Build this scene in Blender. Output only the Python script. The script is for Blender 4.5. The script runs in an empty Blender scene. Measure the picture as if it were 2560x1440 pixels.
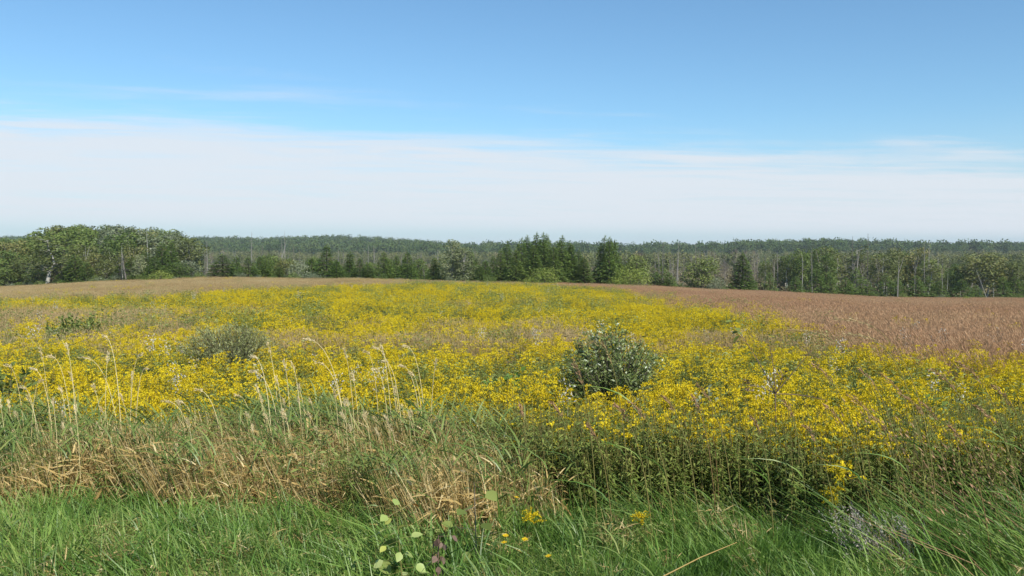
import bpy, math
import numpy as np
from mathutils import Vector
R = math.radians
SC = bpy.context.scene
COL = SC.collection

# ------------------------------------------------------------------ camera
F = 2217.0; CAMZ = 2.0; PIT = math.atan(80 / F)
cam = bpy.data.cameras.new('camera'); camo = bpy.data.objects.new('camera', cam); COL.objects.link(camo)
cam.sensor_width = 36; cam.lens = F / 2560 * 36; cam.clip_start = .05; cam.clip_end = 20000
camo.location = (0, 0, CAMZ); camo.rotation_euler = (R(90) - PIT, 0, 0)
SC.camera = camo
# ------------------------------------------------------------------ sky, sun, exposure
HAZE = .00015
SUN_AZ, SUN_EL = 146, 43
w = bpy.data.worlds.new('World'); SC.world = w; w.use_nodes = True
nt = w.node_tree; nt.nodes.clear()
def N(t, ty, **kw):
    n = t.nodes.new(ty)
    for k, v in kw.items(): setattr(n, k, v)
    return n
def math_n(t, op, a, b=None, c=None, clamp=False):
    n = N(t, 'ShaderNodeMath', operation=op, use_clamp=clamp)
    for i, v in enumerate((a, b, c)):
        if v is None: continue
        if isinstance(v, (int, float)): n.inputs[i].default_value = v
        else: t.links.new(v, n.inputs[i])
    return n.outputs[0]
def smooth(t, v, lo, hi):
    n = N(t, 'ShaderNodeMapRange', interpolation_type='SMOOTHSTEP')
    t.links.new(v, n.inputs[0]); n.inputs[1].default_value = lo; n.inputs[2].default_value = hi
    return n.outputs[0]
SKY_STR = .107
sky = N(nt, 'ShaderNodeTexSky', sky_type='NISHITA', sun_disc=False)
sky.sun_elevation = R(SUN_EL); sky.sun_rotation = R(SUN_AZ)
sky.altitude = 300; sky.air_density = 1.0; sky.dust_density = .6; sky.ozone_density = 2.2
bg = N(nt, 'ShaderNodeBackground'); bg.inputs[1].default_value = SKY_STR
wo = N(nt, 'ShaderNodeOutputWorld')
tc = N(nt, 'ShaderNodeTexCoord'); sx = N(nt, 'ShaderNodeSeparateXYZ'); nt.links.new(tc.outputs['Generated'], sx.inputs[0])
zc = math_n(nt, 'MAXIMUM', sx.outputs[2], .012)
qx = math_n(nt, 'DIVIDE', sx.outputs[0], zc); qy = math_n(nt, 'DIVIDE', sx.outputs[1], zc)
# a band of thin high cloud lying on a plane overhead: its near edge runs from (-3.6, 6.2) to (5.1, 8.9)
nrm = Vector((-3.5, 8.45)).normalized()
across = math_n(nt, 'SUBTRACT', math_n(nt, 'ADD', math_n(nt, 'MULTIPLY', qx, nrm.x), math_n(nt, 'MULTIPLY', qy, nrm.y)), 6.3)
along = math_n(nt, 'SUBTRACT', math_n(nt, 'MULTIPLY', qx, nrm.y), math_n(nt, 'MULTIPLY', qy, nrm.x))
cv = N(nt, 'ShaderNodeCombineXYZ')
nt.links.new(math_n(nt, 'MULTIPLY', along, .22), cv.inputs[0]); nt.links.new(math_n(nt, 'MULTIPLY', across, .55), cv.inputs[1])
n1 = N(nt, 'ShaderNodeTexNoise'); n1.inputs['Scale'].default_value = 1.0; n1.inputs['Detail'].default_value = 7; n1.inputs['Roughness'].default_value = .58; n1.inputs['Distortion'].default_value = .5
nt.links.new(cv.outputs[0], n1.inputs[0])
cv2 = N(nt, 'ShaderNodeCombineXYZ')
nt.links.new(math_n(nt, 'MULTIPLY', along, .6), cv2.inputs[0]); nt.links.new(math_n(nt, 'MULTIPLY', math_n(nt, 'ADD', across, math_n(nt, 'MULTIPLY', along, .25)), 1.7), cv2.inputs[1])
n2 = N(nt, 'ShaderNodeTexNoise'); n2.inputs['Scale'].default_value = 1.0; n2.inputs['Detail'].default_value = 8; n2.inputs['Roughness'].default_value = .66; n2.inputs['Distortion'].default_value = .8
nt.links.new(cv2.outputs[0], n2.inputs[0])
wob = math_n(nt, 'ADD', across, math_n(nt, 'MULTIPLY', math_n(nt, 'SUBTRACT', n1.outputs[0], .5), 6.0))
wob = math_n(nt, 'ADD', wob, math_n(nt, 'MULTIPLY', math_n(nt, 'SUBTRACT', n2.outputs[0], .5), 3.4))
near_edge = smooth(nt, wob, -.6, 2.4)
far_edge = smooth(nt, wob, 34, 13)
body = math_n(nt, 'MULTIPLY', near_edge, far_edge)
body = math_n(nt, 'MULTIPLY', body, math_n(nt, 'ADD', -.22, math_n(nt, 'MULTIPLY', math_n(nt, 'ADD', n1.outputs[0], n2.outputs[0]), 1.2), clamp=True))
body = math_n(nt, 'MULTIPLY', body, .9)
hz = smooth(nt, sx.outputs[2], .16, -.01)          # ground haze in the low sky
hzm = N(nt, 'ShaderNodeMix', data_type='RGBA'); nt.links.new(math_n(nt, 'MULTIPLY', hz, .85), hzm.inputs[0])
tint = N(nt, 'ShaderNodeMix', data_type='RGBA', blend_type='MULTIPLY'); tint.inputs[0].default_value = 1
nt.links.new(sky.outputs[0], tint.inputs[6]); tint.inputs[7].default_value = (.69, .92, 1.0, 1)
nt.links.new(tint.outputs[2], hzm.inputs[6]); hzm.inputs[7].default_value = (.385 / SKY_STR, .47 / SKY_STR, .55 / SKY_STR, 1)
cm = N(nt, 'ShaderNodeMix', data_type='RGBA'); nt.links.new(body, cm.inputs[0])
nt.links.new(hzm.outputs[2], cm.inputs[6]); cm.inputs[7].default_value = (.55 / SKY_STR, .585 / SKY_STR, .63 / SKY_STR, 1)
nt.links.new(cm.outputs[2], bg.inputs[0]); nt.links.new(bg.outputs[0], wo.inputs[0])

sl = bpy.data.lights.new('sun', 'SUN'); sl.energy = 4.2; sl.angle = R(.53); sl.color = (1, .945, .86)
so = bpy.data.objects.new('sun', sl); COL.objects.link(so)
sd = Vector((math.sin(R(SUN_AZ)) * math.cos(R(SUN_EL)), math.cos(R(SUN_AZ)) * math.cos(R(SUN_EL)), math.sin(R(SUN_EL))))
so.rotation_euler = sd.to_track_quat('Z', 'Y').to_euler(); so.location = sd * 50 + Vector((0, 0, 20))
vs = SC.view_settings; vs.view_transform = 'Standard'; vs.look = 'None'; vs.gamma = 1; vs.exposure = 0.5; vs.use_curve_mapping = False
SC.cycles.max_bounces = 4; SC.cycles.diffuse_bounces = 2; SC.cycles.transmission_bounces = 2; SC.cycles.glossy_bounces = 1
SC.cycles.volume_bounces = 0; SC.cycles.caustics_reflective = False; SC.cycles.caustics_refractive = False

# ------------------------------------------------------------------ helpers
rng = np.random.default_rng(7)
def U(a, b, n=None): return rng.uniform(a, b, n)
def unit(v): return v / np.maximum(np.linalg.norm(v, axis=-1, keepdims=True), 1e-9)
def ray(px, py):
    a = (px - 1280) / F; b = (720 - py) / F
    fy, fz = math.cos(PIT), -math.sin(PIT); uy, uz = math.sin(PIT), math.cos(PIT)
    return np.array([a, fy + b * uy, fz + b * uz])
def at(px, py, d):                    # the point at forward distance d seen on that pixel of the photograph
    r = ray(px, py); return np.array([0, 0, CAMZ]) + r * (d / r[1])
def proj(x, y, z):
    fy, fz = math.cos(PIT), -math.sin(PIT); uy, uz = math.sin(PIT), math.cos(PIT)
    dz = z - CAMZ; dep = np.maximum(y * fy + dz * fz, .01)
    return 1280 + F * x / dep, 720 - F * (y * uy + dz * uz) / dep
# terrain
TPX = np.array([0, 250, 500, 900, 1280, 1500, 1900, 2250, 2560.])
TDE = np.array([130, 120, 110, 110, 110, 115, 130, 140, 145.])
TZE = np.array([-3.4, -2.3, -1.5, -1.6, -2.1, -2.5, -4.0, -5.5, -5.8])
RPX = np.array([0, 300, 510, 640, 800, 900, 1000, 1130, 1450, 1545, 1600, 1850, 1890, 2080, 2200, 2330, 2400, 2560.])
RPY = np.array([598, 598, 598, 601, 599, 600, 604, 613, 614, 620, 614, 613, 607, 604, 608, 617, 613, 610.])
RPY = 609 + (RPY - 609) * 1.35
def edge_d(x, y): return np.interp(1280 + F * x / np.maximum(y, .1), TPX, TDE)
def zg(x, y):
    x = np.asarray(x, float); y = np.asarray(y, float)
    r = np.hypot(x, y); ca = np.where(r > 1e-6, y / np.maximum(r, 1e-6), 1)
    D = r * np.maximum(ca, .7)
    az = np.arctan2(x, y); az = np.clip(az, -R(36), R(36)); px = 1280 + F * np.tan(az)
    De = np.interp(px, TPX, TDE); ze = np.interp(px, TPX, TZE)
    ridge = 2 + (640 - np.interp(px, RPX, RPY)) / F * 1450 - 15
    z = np.interp(D, [0, 5, 6.5, 10, 14, 25], [.08, .05, 0, -.12, -.22, -.45])
    s = np.clip((D - 25) / (De - 25), 0, 1); z = np.where(D > 25, -.45 + (ze + .45) * s, z)
    low = np.minimum(ze - 1.2, -4.6)
    t = np.clip((D - De) / 45, 0, 1); t = t * t * (3 - 2 * t); z = np.where(D > De, ze + (low - ze) * t, z)
    t = np.clip((D - De - 45) / 120, 0, 1); z = np.where(D > De + 45, low + (-5 - low) * t, z)
    z = np.where(D > 480, -5 + 3 * np.clip((D - 480) / 250, 0, 1), z)
    t = np.clip((D - 730) / 720, 0, 1); t = t * t * (3 - 2 * t); z = np.where(D > 730, -2 + (ridge + 2) * t, z)
    bump = 5.2 * np.exp(-(((px - 300) / 190) ** 2) - (((D - 205) / 42) ** 2)) + 4 * np.exp(-(((px + 60) / 200) ** 2) - (((D - 330) / 60) ** 2))
    for hx, hd, hw, hl_, ha in ((2080, 860, 230, 130, 3.6), (2520, 820, 170, 120, 2.2), (1250, 960, 300, 120, 1.5), (680, 1010, 240, 130, 3), (930, 1230, 200, 110, 3), (1720, 900, 170, 110, 1.)):
        bump = bump + ha * np.exp(-((px - hx) / hw) ** 2 - ((D - hd) / hl_) ** 2)
    micro = .10 * np.sin(x * .35 + 1.3 * np.sin(y * .21)) * np.sin(y * .31 + .7) * np.clip((D - 10) / 20, 0, 1) * np.clip((400 - D) / 100, 0, 1)
    return z + bump + micro
def zg1(x, y): return float(zg(np.array([x]), np.array([y]))[0])
def ground_at(px, d): x = (px - 1280) / F * d; return np.array([x, d, zg1(x, d)])

class MB:
    """collects quads as numpy arrays; every vertex carries a tint"""
    def __init__(s): s.v = []; s.f = []; s.t = []; s.m = []; s.n = 0
    def add(s, v, f, t, mat=0):
        v = np.asarray(v, float).reshape(-1, 3); f = np.asarray(f, int).reshape(-1, 4)
        s.v.append(v); s.f.append(f + s.n); s.n += len(v)
        s.t.append(np.broadcast_to(np.asarray(t, float), (len(v),)).copy()); s.m.append(np.full(len(f), mat, int)); return s
    def leaves(s, P, D, Nn, L, W, t, mat=0, wide=.45, fold=.0, droop=0.):
        P = np.asarray(P, float); n = len(P); D = unit(D); S = unit(np.cross(D, Nn)); L = np.broadcast_to(L, n)[:, None]; W = np.broadcast_to(W, n)[:, None]
        up = np.cross(S, D)
        tip = P + D * L; tip[:, 2] -= droop * L[:, 0]
        mid = P + D * L * wide + up * W * fold
        v = np.stack([P, mid + S * W / 2, tip, mid - S * W / 2], 1).reshape(-1, 3)
        return s.add(v, np.arange(4 * n).reshape(n, 4), np.repeat(np.broadcast_to(t, n), 4), mat)
    def blades(s, P, D0, B, L, W, t, seg=3, mat=0, base=.7):
        P = np.asarray(P, float); n = len(P); L = np.broadcast_to(L, n)[:, None]; W = np.broadcast_to(W, n)[:, None]
        D0 = unit(D0); q = U(0, 2 * math.pi, n); S = np.stack([np.cos(q), np.sin(q), np.zeros(n)], 1)
        S = unit(S - D0 * (S * D0).sum(1, keepdims=True)); vs_ = []
        for i in range(seg + 1):
            u = i / seg; c = P + D0 * L * u + B * L * u * u
            ww = W * (base + (1 - base) * min(1, u * 3)) * (1 - u ** 2.2) * .5 + .0004
            vs_ += [c - S * ww, c + S * ww]
        v = np.stack(vs_, 1); k = 2 * (seg + 1); f = []
        for i in range(seg): f.append([2 * i, 2 * i + 1, 2 * i + 3, 2 * i + 2])
        f = (np.arange(n)[:, None, None] * k + np.array(f)[None]).reshape(-1, 4)
        return s.add(v.reshape(-1, 3), f, np.repeat(np.broadcast_to(t, n), k), mat)
    def tube(s, path, rad, sides=5, t=.5, mat=0):
        path = np.asarray(path, float); m = len(path); rad = np.broadcast_to(rad, m)
        T = unit(np.gradient(path, axis=0)); ref = np.array([.31, .95, .05]); A = unit(np.cross(T, ref)); Bv = np.cross(T, A)
        a = np.linspace(0, 2 * math.pi, sides, endpoint=False)
        v = path[:, None] + rad[:, None, None] * (np.cos(a)[None, :, None] * A[:, None] + np.sin(a)[None, :, None] * Bv[:, None])
        f = []
        for i in range(m - 1):
            for j in range(sides):
                k = (j + 1) % sides; f.append([i * sides + j, i * sides + k, (i + 1) * sides + k, (i + 1) * sides + j])
        return s.add(v.reshape(-1, 3), f, t, mat)
    def mesh(s, name, mats):
        v = np.concatenate(s.v); f = np.concatenate(s.f); t = np.concatenate(s.t); m = np.concatenate(s.m)
        me = bpy.data.meshes.new(name); me.vertices.add(len(v)); me.vertices.foreach_set('co', v.ravel().astype(np.float32))
        me.loops.add(f.size); me.loops.foreach_set('vertex_index', f.ravel().astype(np.int32))
        me.polygons.add(len(f)); me.polygons.foreach_set('loop_start', np.arange(0, f.size, 4, dtype=np.int32))
        me.polygons.foreach_set('material_index', m.astype(np.int32))
        a = me.attributes.new('tint', 'FLOAT', 'POINT'); a.data.foreach_set('value', t.astype(np.float32))
        for x in (mats if isinstance(mats, (list, tuple)) else [mats]): me.materials.append(x)
        me.update(calc_edges=True); return me
    def obj(s, name, mats, parent=None, loc=None): return mkobj(name, s.mesh(name, mats), parent, loc)
def mkobj(name, me, parent=None, loc=None):
    o = bpy.data.objects.new(name, me); COL.objects.link(o)
    if parent is not None: o.parent = parent
    if loc is not None: o.location = loc
    return o
def tag(o, label=None, cat=None, group=None, kind=None):
    if label: o['label'] = label
    if cat: o['category'] = cat
    if group: o['group'] = group
    if kind: o['kind'] = kind
    return o
def thing(name, label, cat, loc, rz=0, sc=1, group=None, rot=None):
    o = bpy.data.objects.new(name, None); COL.objects.link(o); o.location = loc; o.empty_display_size = .2
    o.rotation_euler = rot if rot else (0, 0, rz); o.scale = (sc,) * 3 if np.isscalar(sc) else sc
    return tag(o, label, cat, group)
def child(name, me, par): return mkobj(name, me, par)

# ------------------------------------------------------------------ materials
def ramp_mat(name, cols, rough=.55, trans=.25, spec=.3, objvar=.5, scale=None, tcol=None, sheen=0):
    """colour from the per-leaf tint and a per-plant random number; a share of light passes through the leaf"""
    m = bpy.data.materials.new(name); m.use_nodes = True; t = m.node_tree; t.nodes.clear()
    at_ = N(t, 'ShaderNodeAttribute', attribute_name='tint'); oi = N(t, 'ShaderNodeObjectInfo')
    v = math_n(t, 'ADD', math_n(t, 'MULTIPLY', at_.outputs['Fac'], 1 - objvar), math_n(t, 'MULTIPLY', oi.outputs['Random'], objvar))
    if scale:
        no = N(t, 'ShaderNodeTexNoise'); no.inputs['Scale'].default_value = scale; no.inputs['Detail'].default_value = 3
        g = N(t, 'ShaderNodeNewGeometry'); t.links.new(g.outputs['Position'], no.inputs[0])
        v = math_n(t, 'ADD', math_n(t, 'MULTIPLY', v, .6), math_n(t, 'MULTIPLY', smooth(t, no.outputs[0], .3, .7), .4))
    cr = N(t, 'ShaderNodeValToRGB'); el = cr.color_ramp.elements
    while len(el) < len(cols): el.new(.5)
    for i, c in enumerate(cols): el[i].position = i / (len(cols) - 1) if len(c) == 3 else c[3]; el[i].color = (*c[:3], 1)
    t.links.new(v, cr.inputs[0])
    b = N(t, 'ShaderNodeBsdfPrincipled'); b.inputs['Roughness'].default_value = rough; b.inputs['Specular IOR Level'].default_value = spec
    t.links.new(cr.outputs[0], b.inputs['Base Color']); out = N(t, 'ShaderNodeOutputMaterial')
    if trans:
        tr = N(t, 'ShaderNodeBsdfTranslucent'); mx = N(t, 'ShaderNodeMixShader'); mx.inputs[0].default_value = trans
        t.links.new(cr.outputs[0], tr.inputs[0]); t.links.new(b.outputs[0], mx.inputs[1]); t.links.new(tr.outputs[0], mx.inputs[2]); t.links.new(mx.outputs[0], out.inputs[0])
    else: t.links.new(b.outputs[0], out.inputs[0])
    return m
M = {}
M['yellow'] = ramp_mat('goldenrod_flower', [(.36, .25, .025), (.62, .46, .015), (.75, .585, .020), (.73, .62, .055)], .8, .3, .1, .35)
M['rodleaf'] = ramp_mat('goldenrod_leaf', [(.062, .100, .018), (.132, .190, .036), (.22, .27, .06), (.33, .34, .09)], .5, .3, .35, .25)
M['rodstem'] = ramp_mat('goldenrod_stem', [(.10, .12, .03), (.22, .20, .06), (.20, .12, .05)], .6, 0, .3)
M['grass'] = ramp_mat('green_grass', [(.042, .098, .014), (.10, .20, .034), (.185, .30, .055), (.34, .39, .11)], .42, .3, .4, .3, scale=1.6)
M['reedleaf'] = ramp_mat('reed_leaf', [(.055, .105, .022), (.11, .180, .040), (.18, .24, .055), (.27, .29, .09)], .42, .25, .4, .3)
M['straw'] = ramp_mat('dry_straw', [(.23, .145, .045), (.49, .345, .125), (.68, .515, .225), (.80, .67, .38)], .5, .3, .3, .2)
M['culm'] = ramp_mat('dry_culm', [(.52, .42, .18), (.66, .55, .27), (.74, .63, .36)], .5, .1, .3)
M['head'] = ramp_mat('seed_head', [(.52, .41, .20), (.66, .54, .30), (.74, .63, .40)], .7, .2, .2)
M['redgrass'] = ramp_mat('red_grass', [(.32, .172, .090), (.41, .236, .128), (.47, .29, .162), (.49, .36, .195)], .65, .3, .2, .2, scale=.05)
M['tangrass'] = ramp_mat('tan_grass', [(.22, .145, .06), (.36, .25, .11), (.46, .34, .165), (.52, .42, .23)], .65, .3, .2, .45, scale=.15)
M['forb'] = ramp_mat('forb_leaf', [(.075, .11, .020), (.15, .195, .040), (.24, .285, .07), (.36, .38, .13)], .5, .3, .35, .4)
M['pale'] = ramp_mat('pale_dry_flower', [(.40, .38, .30), (.55, .53, .46), (.70, .69, .64)], .8, .2, .1)
M['conifer'] = ramp_mat('conifer_needles', [(.052, .098, .020), (.100, .168, .032), (.155, .235, .048), (.23, .29, .07)], .6, .25, .2, .3)
M['conifer2'] = ramp_mat('tamarack_needles', [(.062, .112, .024), (.120, .195, .040), (.18, .26, .058), (.26, .31, .085)], .6, .3, .2, .3)
M['broad'] = ramp_mat('broad_leaf', [(.058, .098, .020), (.112, .165, .034), (.175, .23, .054), (.25, .255, .08)], .5, .28, .3, .5)
M['olive'] = ramp_mat('olive_leaf', [(.062, .084, .022), (.112, .138, .038), (.17, .19, .054), (.24, .20, .07)], .5, .28, .3, .5)
M['silver'] = ramp_mat('silver_leaf', [(.065, .095, .042), (.125, .155, .075), (.20, .23, .125), (.30, .33, .21)], .45, .2, .4, .4)
M['lime'] = ramp_mat('lime_leaf', [(.11, .16, .028), (.21, .27, .045), (.31, .35, .07), (.38, .36, .10)], .5, .3, .3, .3)
M['willow'] = ramp_mat('willow_leaf', [(.080, .118, .028), (.15, .20, .05), (.24, .29, .095), (.58, .62, .47)], .42, .2, .45, .05)
M['feather'] = ramp_mat('feathery_leaf', [(.14, .16, .05), (.23, .25, .085), (.33, .35, .14), (.45, .47, .26)], .45, .3, .35, .05)
M['aspen'] = ramp_mat('aspen_leaf', [(.085, .115, .04), (.19, .22, .09), (.30, .33, .16), (.42, .42, .24)], .45, .25, .4, .3)
M['bark'] = ramp_mat('bark', [(.075, .06, .045), (.14, .115, .09), (.22, .19, .15)], .9, 0, .1, .5, scale=3)
M['palebark'] = ramp_mat('pale_bark', [(.22, .21, .175), (.33, .32, .275), (.45, .44, .39)], .8, 0, .2, .4, scale=2)
M['dead'] = ramp_mat('dead_wood', [(.10, .09, .075), (.19, .175, .15), (.30, .285, .255)], .9, 0, .1, .8)
M['twig'] = ramp_mat('dead_twig', [(.12, .10, .08), (.20, .175, .145), (.28, .25, .21)], .9, 0, .1, .5)
M['far'] = ramp_mat('far_foliage', [(.032, .068, .018), (.058, .100, .025), (.088, .135, .035), (.125, .155, .05)], .7, .15, .1, .75)
M['midwood'] = ramp_mat('marsh_foliage', [(.085, .105, .036), (.135, .16, .054), (.19, .20, .075), (.23, .195, .10)], .7, .2, .1, .7)
M['marsh'] = ramp_mat('marsh_brush', [(.11, .11, .05), (.17, .15, .075), (.22, .18, .11), (.17, .19, .09)], .8, .2, .1, .6)
M['orange'] = ramp_mat('turning_leaf', [(.34, .42, .12), (.46, .52, .20), (.48, .47, .06), (.52, .20, .05)], .45, .3, .4, 0)
M['brown'] = ramp_mat('withered_leaf', [(.10, .06, .045), (.17, .11, .085), (.24, .17, .13)], .8, .1, .1, .2)
M['mug'] = ramp_mat('grey_weed', [(.24, .19, .165), (.36, .31, .27), (.48, .43, .38), (.36, .38, .26)], .8, .2, .1, .1)

def ground_material():
    m = bpy.data.materials.new('meadow_soil'); m.use_nodes = True; t = m.node_tree; b = t.nodes['Principled BSDF']
    g = N(t, 'ShaderNodeNewGeometry'); n_ = N(t, 'ShaderNodeTexNoise'); n_.inputs['Scale'].default_value = .8; n_.inputs['Detail'].default_value = 8; n_.inputs['Roughness'].default_value = .7
    t.links.new(g.outputs['Position'], n_.inputs[0])
    cr = N(t, 'ShaderNodeValToRGB'); el = cr.color_ramp.elements
    el[0].position = .3; el[0].color = (.030, .034, .012, 1); el[1].position = .7; el[1].color = (.13, .11, .045, 1); e = el.new(.5); e.color = (.065, .075, .022, 1)
    t.links.new(n_.outputs[0], cr.inputs[0]); t.links.new(cr.outputs[0], b.inputs['Base Color']); b.inputs['Roughness'].default_value = .95; b.inputs['Specular IOR Level'].default_value = .1
    bp = N(t, 'ShaderNodeBump'); bp.inputs['Strength'].default_value = .6; t.links.new(n_.outputs[0], bp.inputs['Height']); t.links.new(bp.outputs[0], b.inputs['Normal'])
    return m

# ------------------------------------------------------------------ ground
def spread(lo, hi, n, p): u = np.linspace(-1, 1, n); return np.where(u < 0, -abs(lo) * np.abs(u) ** p, hi * np.abs(u) ** p)
gx = spread(-5000, 5000, 241, 3.2); gy = np.concatenate([np.linspace(-3000, -60, 12), np.linspace(-40, -2, 12), 140 * np.linspace(0, 1, 90) ** 1.6, np.linspace(146, 520, 64), np.linspace(540, 1600, 54), np.linspace(1700, 9000, 16)])
X, Y = np.meshgrid(gx, gy); Z = zg(X, Y)
nx, ny = len(gx), len(gy); i = np.arange(nx - 1); j = np.arange(ny - 1); I, J = np.meshgrid(i, j); a = (J * nx + I).ravel()
mb = MB().add(np.stack([X, Y, Z], -1), np.stack([a, a + 1, a + 1 + nx, a + nx], 1), .5)
gr = mb.obj('ground', ground_material()); tag(gr, 'gently rolling meadow ground under the plants', 'ground', kind='structure')
gr.data.polygons.foreach_set('use_smooth', np.ones(len(gr.data.polygons), bool))

# ------------------------------------------------------------------ haze in the air
hb = MB(); xs, ys, zs = (-5400, 5400), (-3200, 9300), (float(Z.min()) - 1.2, float(Z.max()) + 24)
hv = [(xs[i], ys[j], zs[k]) for k in (0, 1) for j in (0, 1) for i in (0, 1)]
hb.add(hv, [[0, 2, 3, 1], [4, 5, 7, 6], [0, 1, 5, 4], [2, 6, 7, 3], [0, 4, 6, 2], [1, 3, 7, 5]], 0)
hm = bpy.data.materials.new('haze_air'); hm.use_nodes = True; hm.node_tree.nodes.clear()
hvn = N(hm.node_tree, 'ShaderNodeVolumePrincipled'); hvn.inputs['Color'].default_value = (.86, .93, 1, 1); hvn.inputs['Density'].default_value = HAZE; hvn.inputs['Anisotropy'].default_value = .0
hm.node_tree.links.new(hvn.outputs[0], N(hm.node_tree, 'ShaderNodeOutputMaterial').inputs['Volume'])
ho = hb.obj('haze', hm); tag(ho, 'thin blue summer haze in the air over the meadow', 'haze', kind='stuff')

# ------------------------------------------------------------------ scatter (geometry-node instances, only for uncountable growth)
def proto(name, me): return bpy.data.objects.new(name, me)
def scatter(name, protos, P, rz, sc, label, cat, tilt=None, idx=None):
    n = len(P)
    if n == 0: return
    me = bpy.data.meshes.new(name); me.vertices.add(n); me.vertices.foreach_set('co', np.asarray(P, np.float32).ravel())
    rot = np.zeros((n, 3), np.float32); rot[:, 2] = rz
    if tilt is not None: rot[:, :2] = tilt
    a = me.attributes.new('rot', 'FLOAT_VECTOR', 'POINT'); a.data.foreach_set('vector', rot.ravel())
    s3 = np.asarray(sc, np.float32); s3 = np.repeat(s3[:, None], 3, 1) if s3.ndim == 1 else s3
    a = me.attributes.new('scl', 'FLOAT_VECTOR', 'POINT'); a.data.foreach_set('vector', s3.ravel())
    a = me.attributes.new('pick', 'INT', 'POINT'); a.data.foreach_set('value', (rng.integers(0, len(protos), n) if idx is None else idx).astype(np.int32))
    o = mkobj(name, me); tag(o, label, cat, kind='stuff')
    g = bpy.data.node_groups.new(name, 'GeometryNodeTree')
    g.interface.new_socket('Geometry', in_out='INPUT', socket_type='NodeSocketGeometry'); g.interface.new_socket('Geometry', in_out='OUTPUT', socket_type='NodeSocketGeometry')
    gi = N(g, 'NodeGroupInput'); go = N(g, 'NodeGroupOutput'); ip = N(g, 'GeometryNodeInstanceOnPoints'); jn = N(g, 'GeometryNodeJoinGeometry')
    for p in reversed(protos):
        oi = N(g, 'GeometryNodeObjectInfo'); oi.inputs['Object'].default_value = p; oi.inputs['As Instance'].default_value = True
        g.links.new(oi.outputs['Geometry'], jn.inputs[0])
    g.links.new(gi.outputs[0], ip.inputs['Points']); g.links.new(jn.outputs[0], ip.inputs['Instance']); ip.inputs['Pick Instance'].default_value = True
    def attr(nm, ty):
        q = N(g, 'GeometryNodeInputNamedAttribute', data_type=ty); q.inputs['Name'].default_value = nm; return q.outputs['Attribute']
    g.links.new(attr('pick', 'INT'), ip.inputs['Instance Index'])
    er = N(g, 'FunctionNodeEulerToRotation'); g.links.new(attr('rot', 'FLOAT_VECTOR'), er.inputs[0]); g.links.new(er.outputs[0], ip.inputs['Rotation'])
    g.links.new(attr('scl', 'FLOAT_VECTOR'), ip.inputs['Scale']); g.links.new(ip.outputs[0], go.inputs[0])
    md = o.modifiers.new('growth', 'NODES'); md.node_group = g
    return o
def vnoise(x, y, s, seed=0):
    """smooth value noise 0..1"""
    r = np.random.default_rng(100 + seed); T = r.random((64, 64)); fx, fy = x / s, y / s
    ix, iy = np.floor(fx).astype(int), np.floor(fy).astype(int); u, v = fx - ix, fy - iy; u = u * u * (3 - 2 * u); v = v * v * (3 - 2 * v)
    g = lambda a, b: T[a % 64, b % 64]
    return (g(ix, iy) * (1 - u) + g(ix + 1, iy) * u) * (1 - v) + (g(ix, iy + 1) * (1 - u) + g(ix + 1, iy + 1) * u) * v
def fbm(x, y, s, seed=0): return .55 * vnoise(x, y, s, seed) + .3 * vnoise(x, y, s * .45, seed + 1) + .15 * vnoise(x, y, s * .2, seed + 2)

# ------------------------------------------------------------------ plant prototypes
def rod_parts(h=.75, flower=1.0, nleaf=34, detail=1.0):
    """one goldenrod: (leafy stem, arching plume) as two mesh builders"""
    st, pl = MB(), MB(); lean = np.array([U(-.12, .02), U(-.05, .05), 0])
    u = np.linspace(0, 1, 5); path = np.stack([lean[0] * u ** 2 * h, lean[1] * u ** 2 * h, u * h], 1)
    st.tube(path, np.linspace(.004, .0018, 5), 3, U(0, 1), 1)
    n = int(nleaf * detail); k = np.sort(U(.12, .93, n)); P = np.stack([np.interp(k, u, path[:, 0]), np.interp(k, u, path[:, 1]), k * h], 1)
    q = np.arange(n) * 2.4 + U(0, 6) + U(-.3, .3, n); D = np.stack([np.cos(q), np.sin(q), U(-.5, .45, n)], 1)
    st.leaves(P, D, np.array([0, 0, 1.]) + .3 * rng.normal(size=(n, 3)), U(.045, .075, n) * (1.15 - .5 * k) / detail ** .3, U(.010, .015, n) / detail ** .5, np.clip(.15 + .6 * k + U(-.2, .25, n), 0, 1), 0, .42, .1, .25)  # leaf tint runs from darker low on the stem to lighter near the top
    if flower > 0:
        nb = int(U(8, 13) * flower)
        top = path[-1]
        for b in range(nb):
            f = U(.80, 1.0); z0 = h * f; q = U(0, 2 * math.pi); L = U(.05, .11) * (1.25 - f) / .35 * .8 + .02
            m = max(4, int(12 * detail)); s = np.linspace(.15, 1, m)
            c = np.stack([np.interp(f, u, path[:, 0]) + np.cos(q) * L * s, np.interp(f, u, path[:, 1]) + np.sin(q) * L * s, z0 + L * (.9 * s - .75 * s * s)], 1)
            c = c + rng.normal(size=c.shape) * .004
            if detail > 1: a0 = np.array([np.interp(f, u, path[:, 0]), np.interp(f, u, path[:, 1]), z0]); pl.tube([a0, c[m // 2], c[-1]], [.0022, .0018, .001], 3, .3)
            pl.leaves(c, rng.normal(size=(m, 3)) * .6 + [0, 0, 1.0], rng.normal(size=(m, 3)), U(.012, .021, m) / detail ** .4, U(.008, .015, m) / detail ** .4, U(0, 1, m), 0, .55)
        if detail > 1: pl.tube(np.stack([np.interp([.78, .9, 1.], u, path[:, j]) for j in range(3)], 1), [.0026, .0022, .0015], 3, .3)
        m = int(6 * detail) + 2; pl.leaves(top + np.stack([rng.normal(size=m) * .006, rng.normal(size=m) * .006, U(-.05, .01, m)], 1), rng.normal(size=(m, 3)) * .6 + [0, 0, 1.], rng.normal(size=(m, 3)), .022, .017, U(0, 1, m), 0, .55)
    return st, pl
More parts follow.
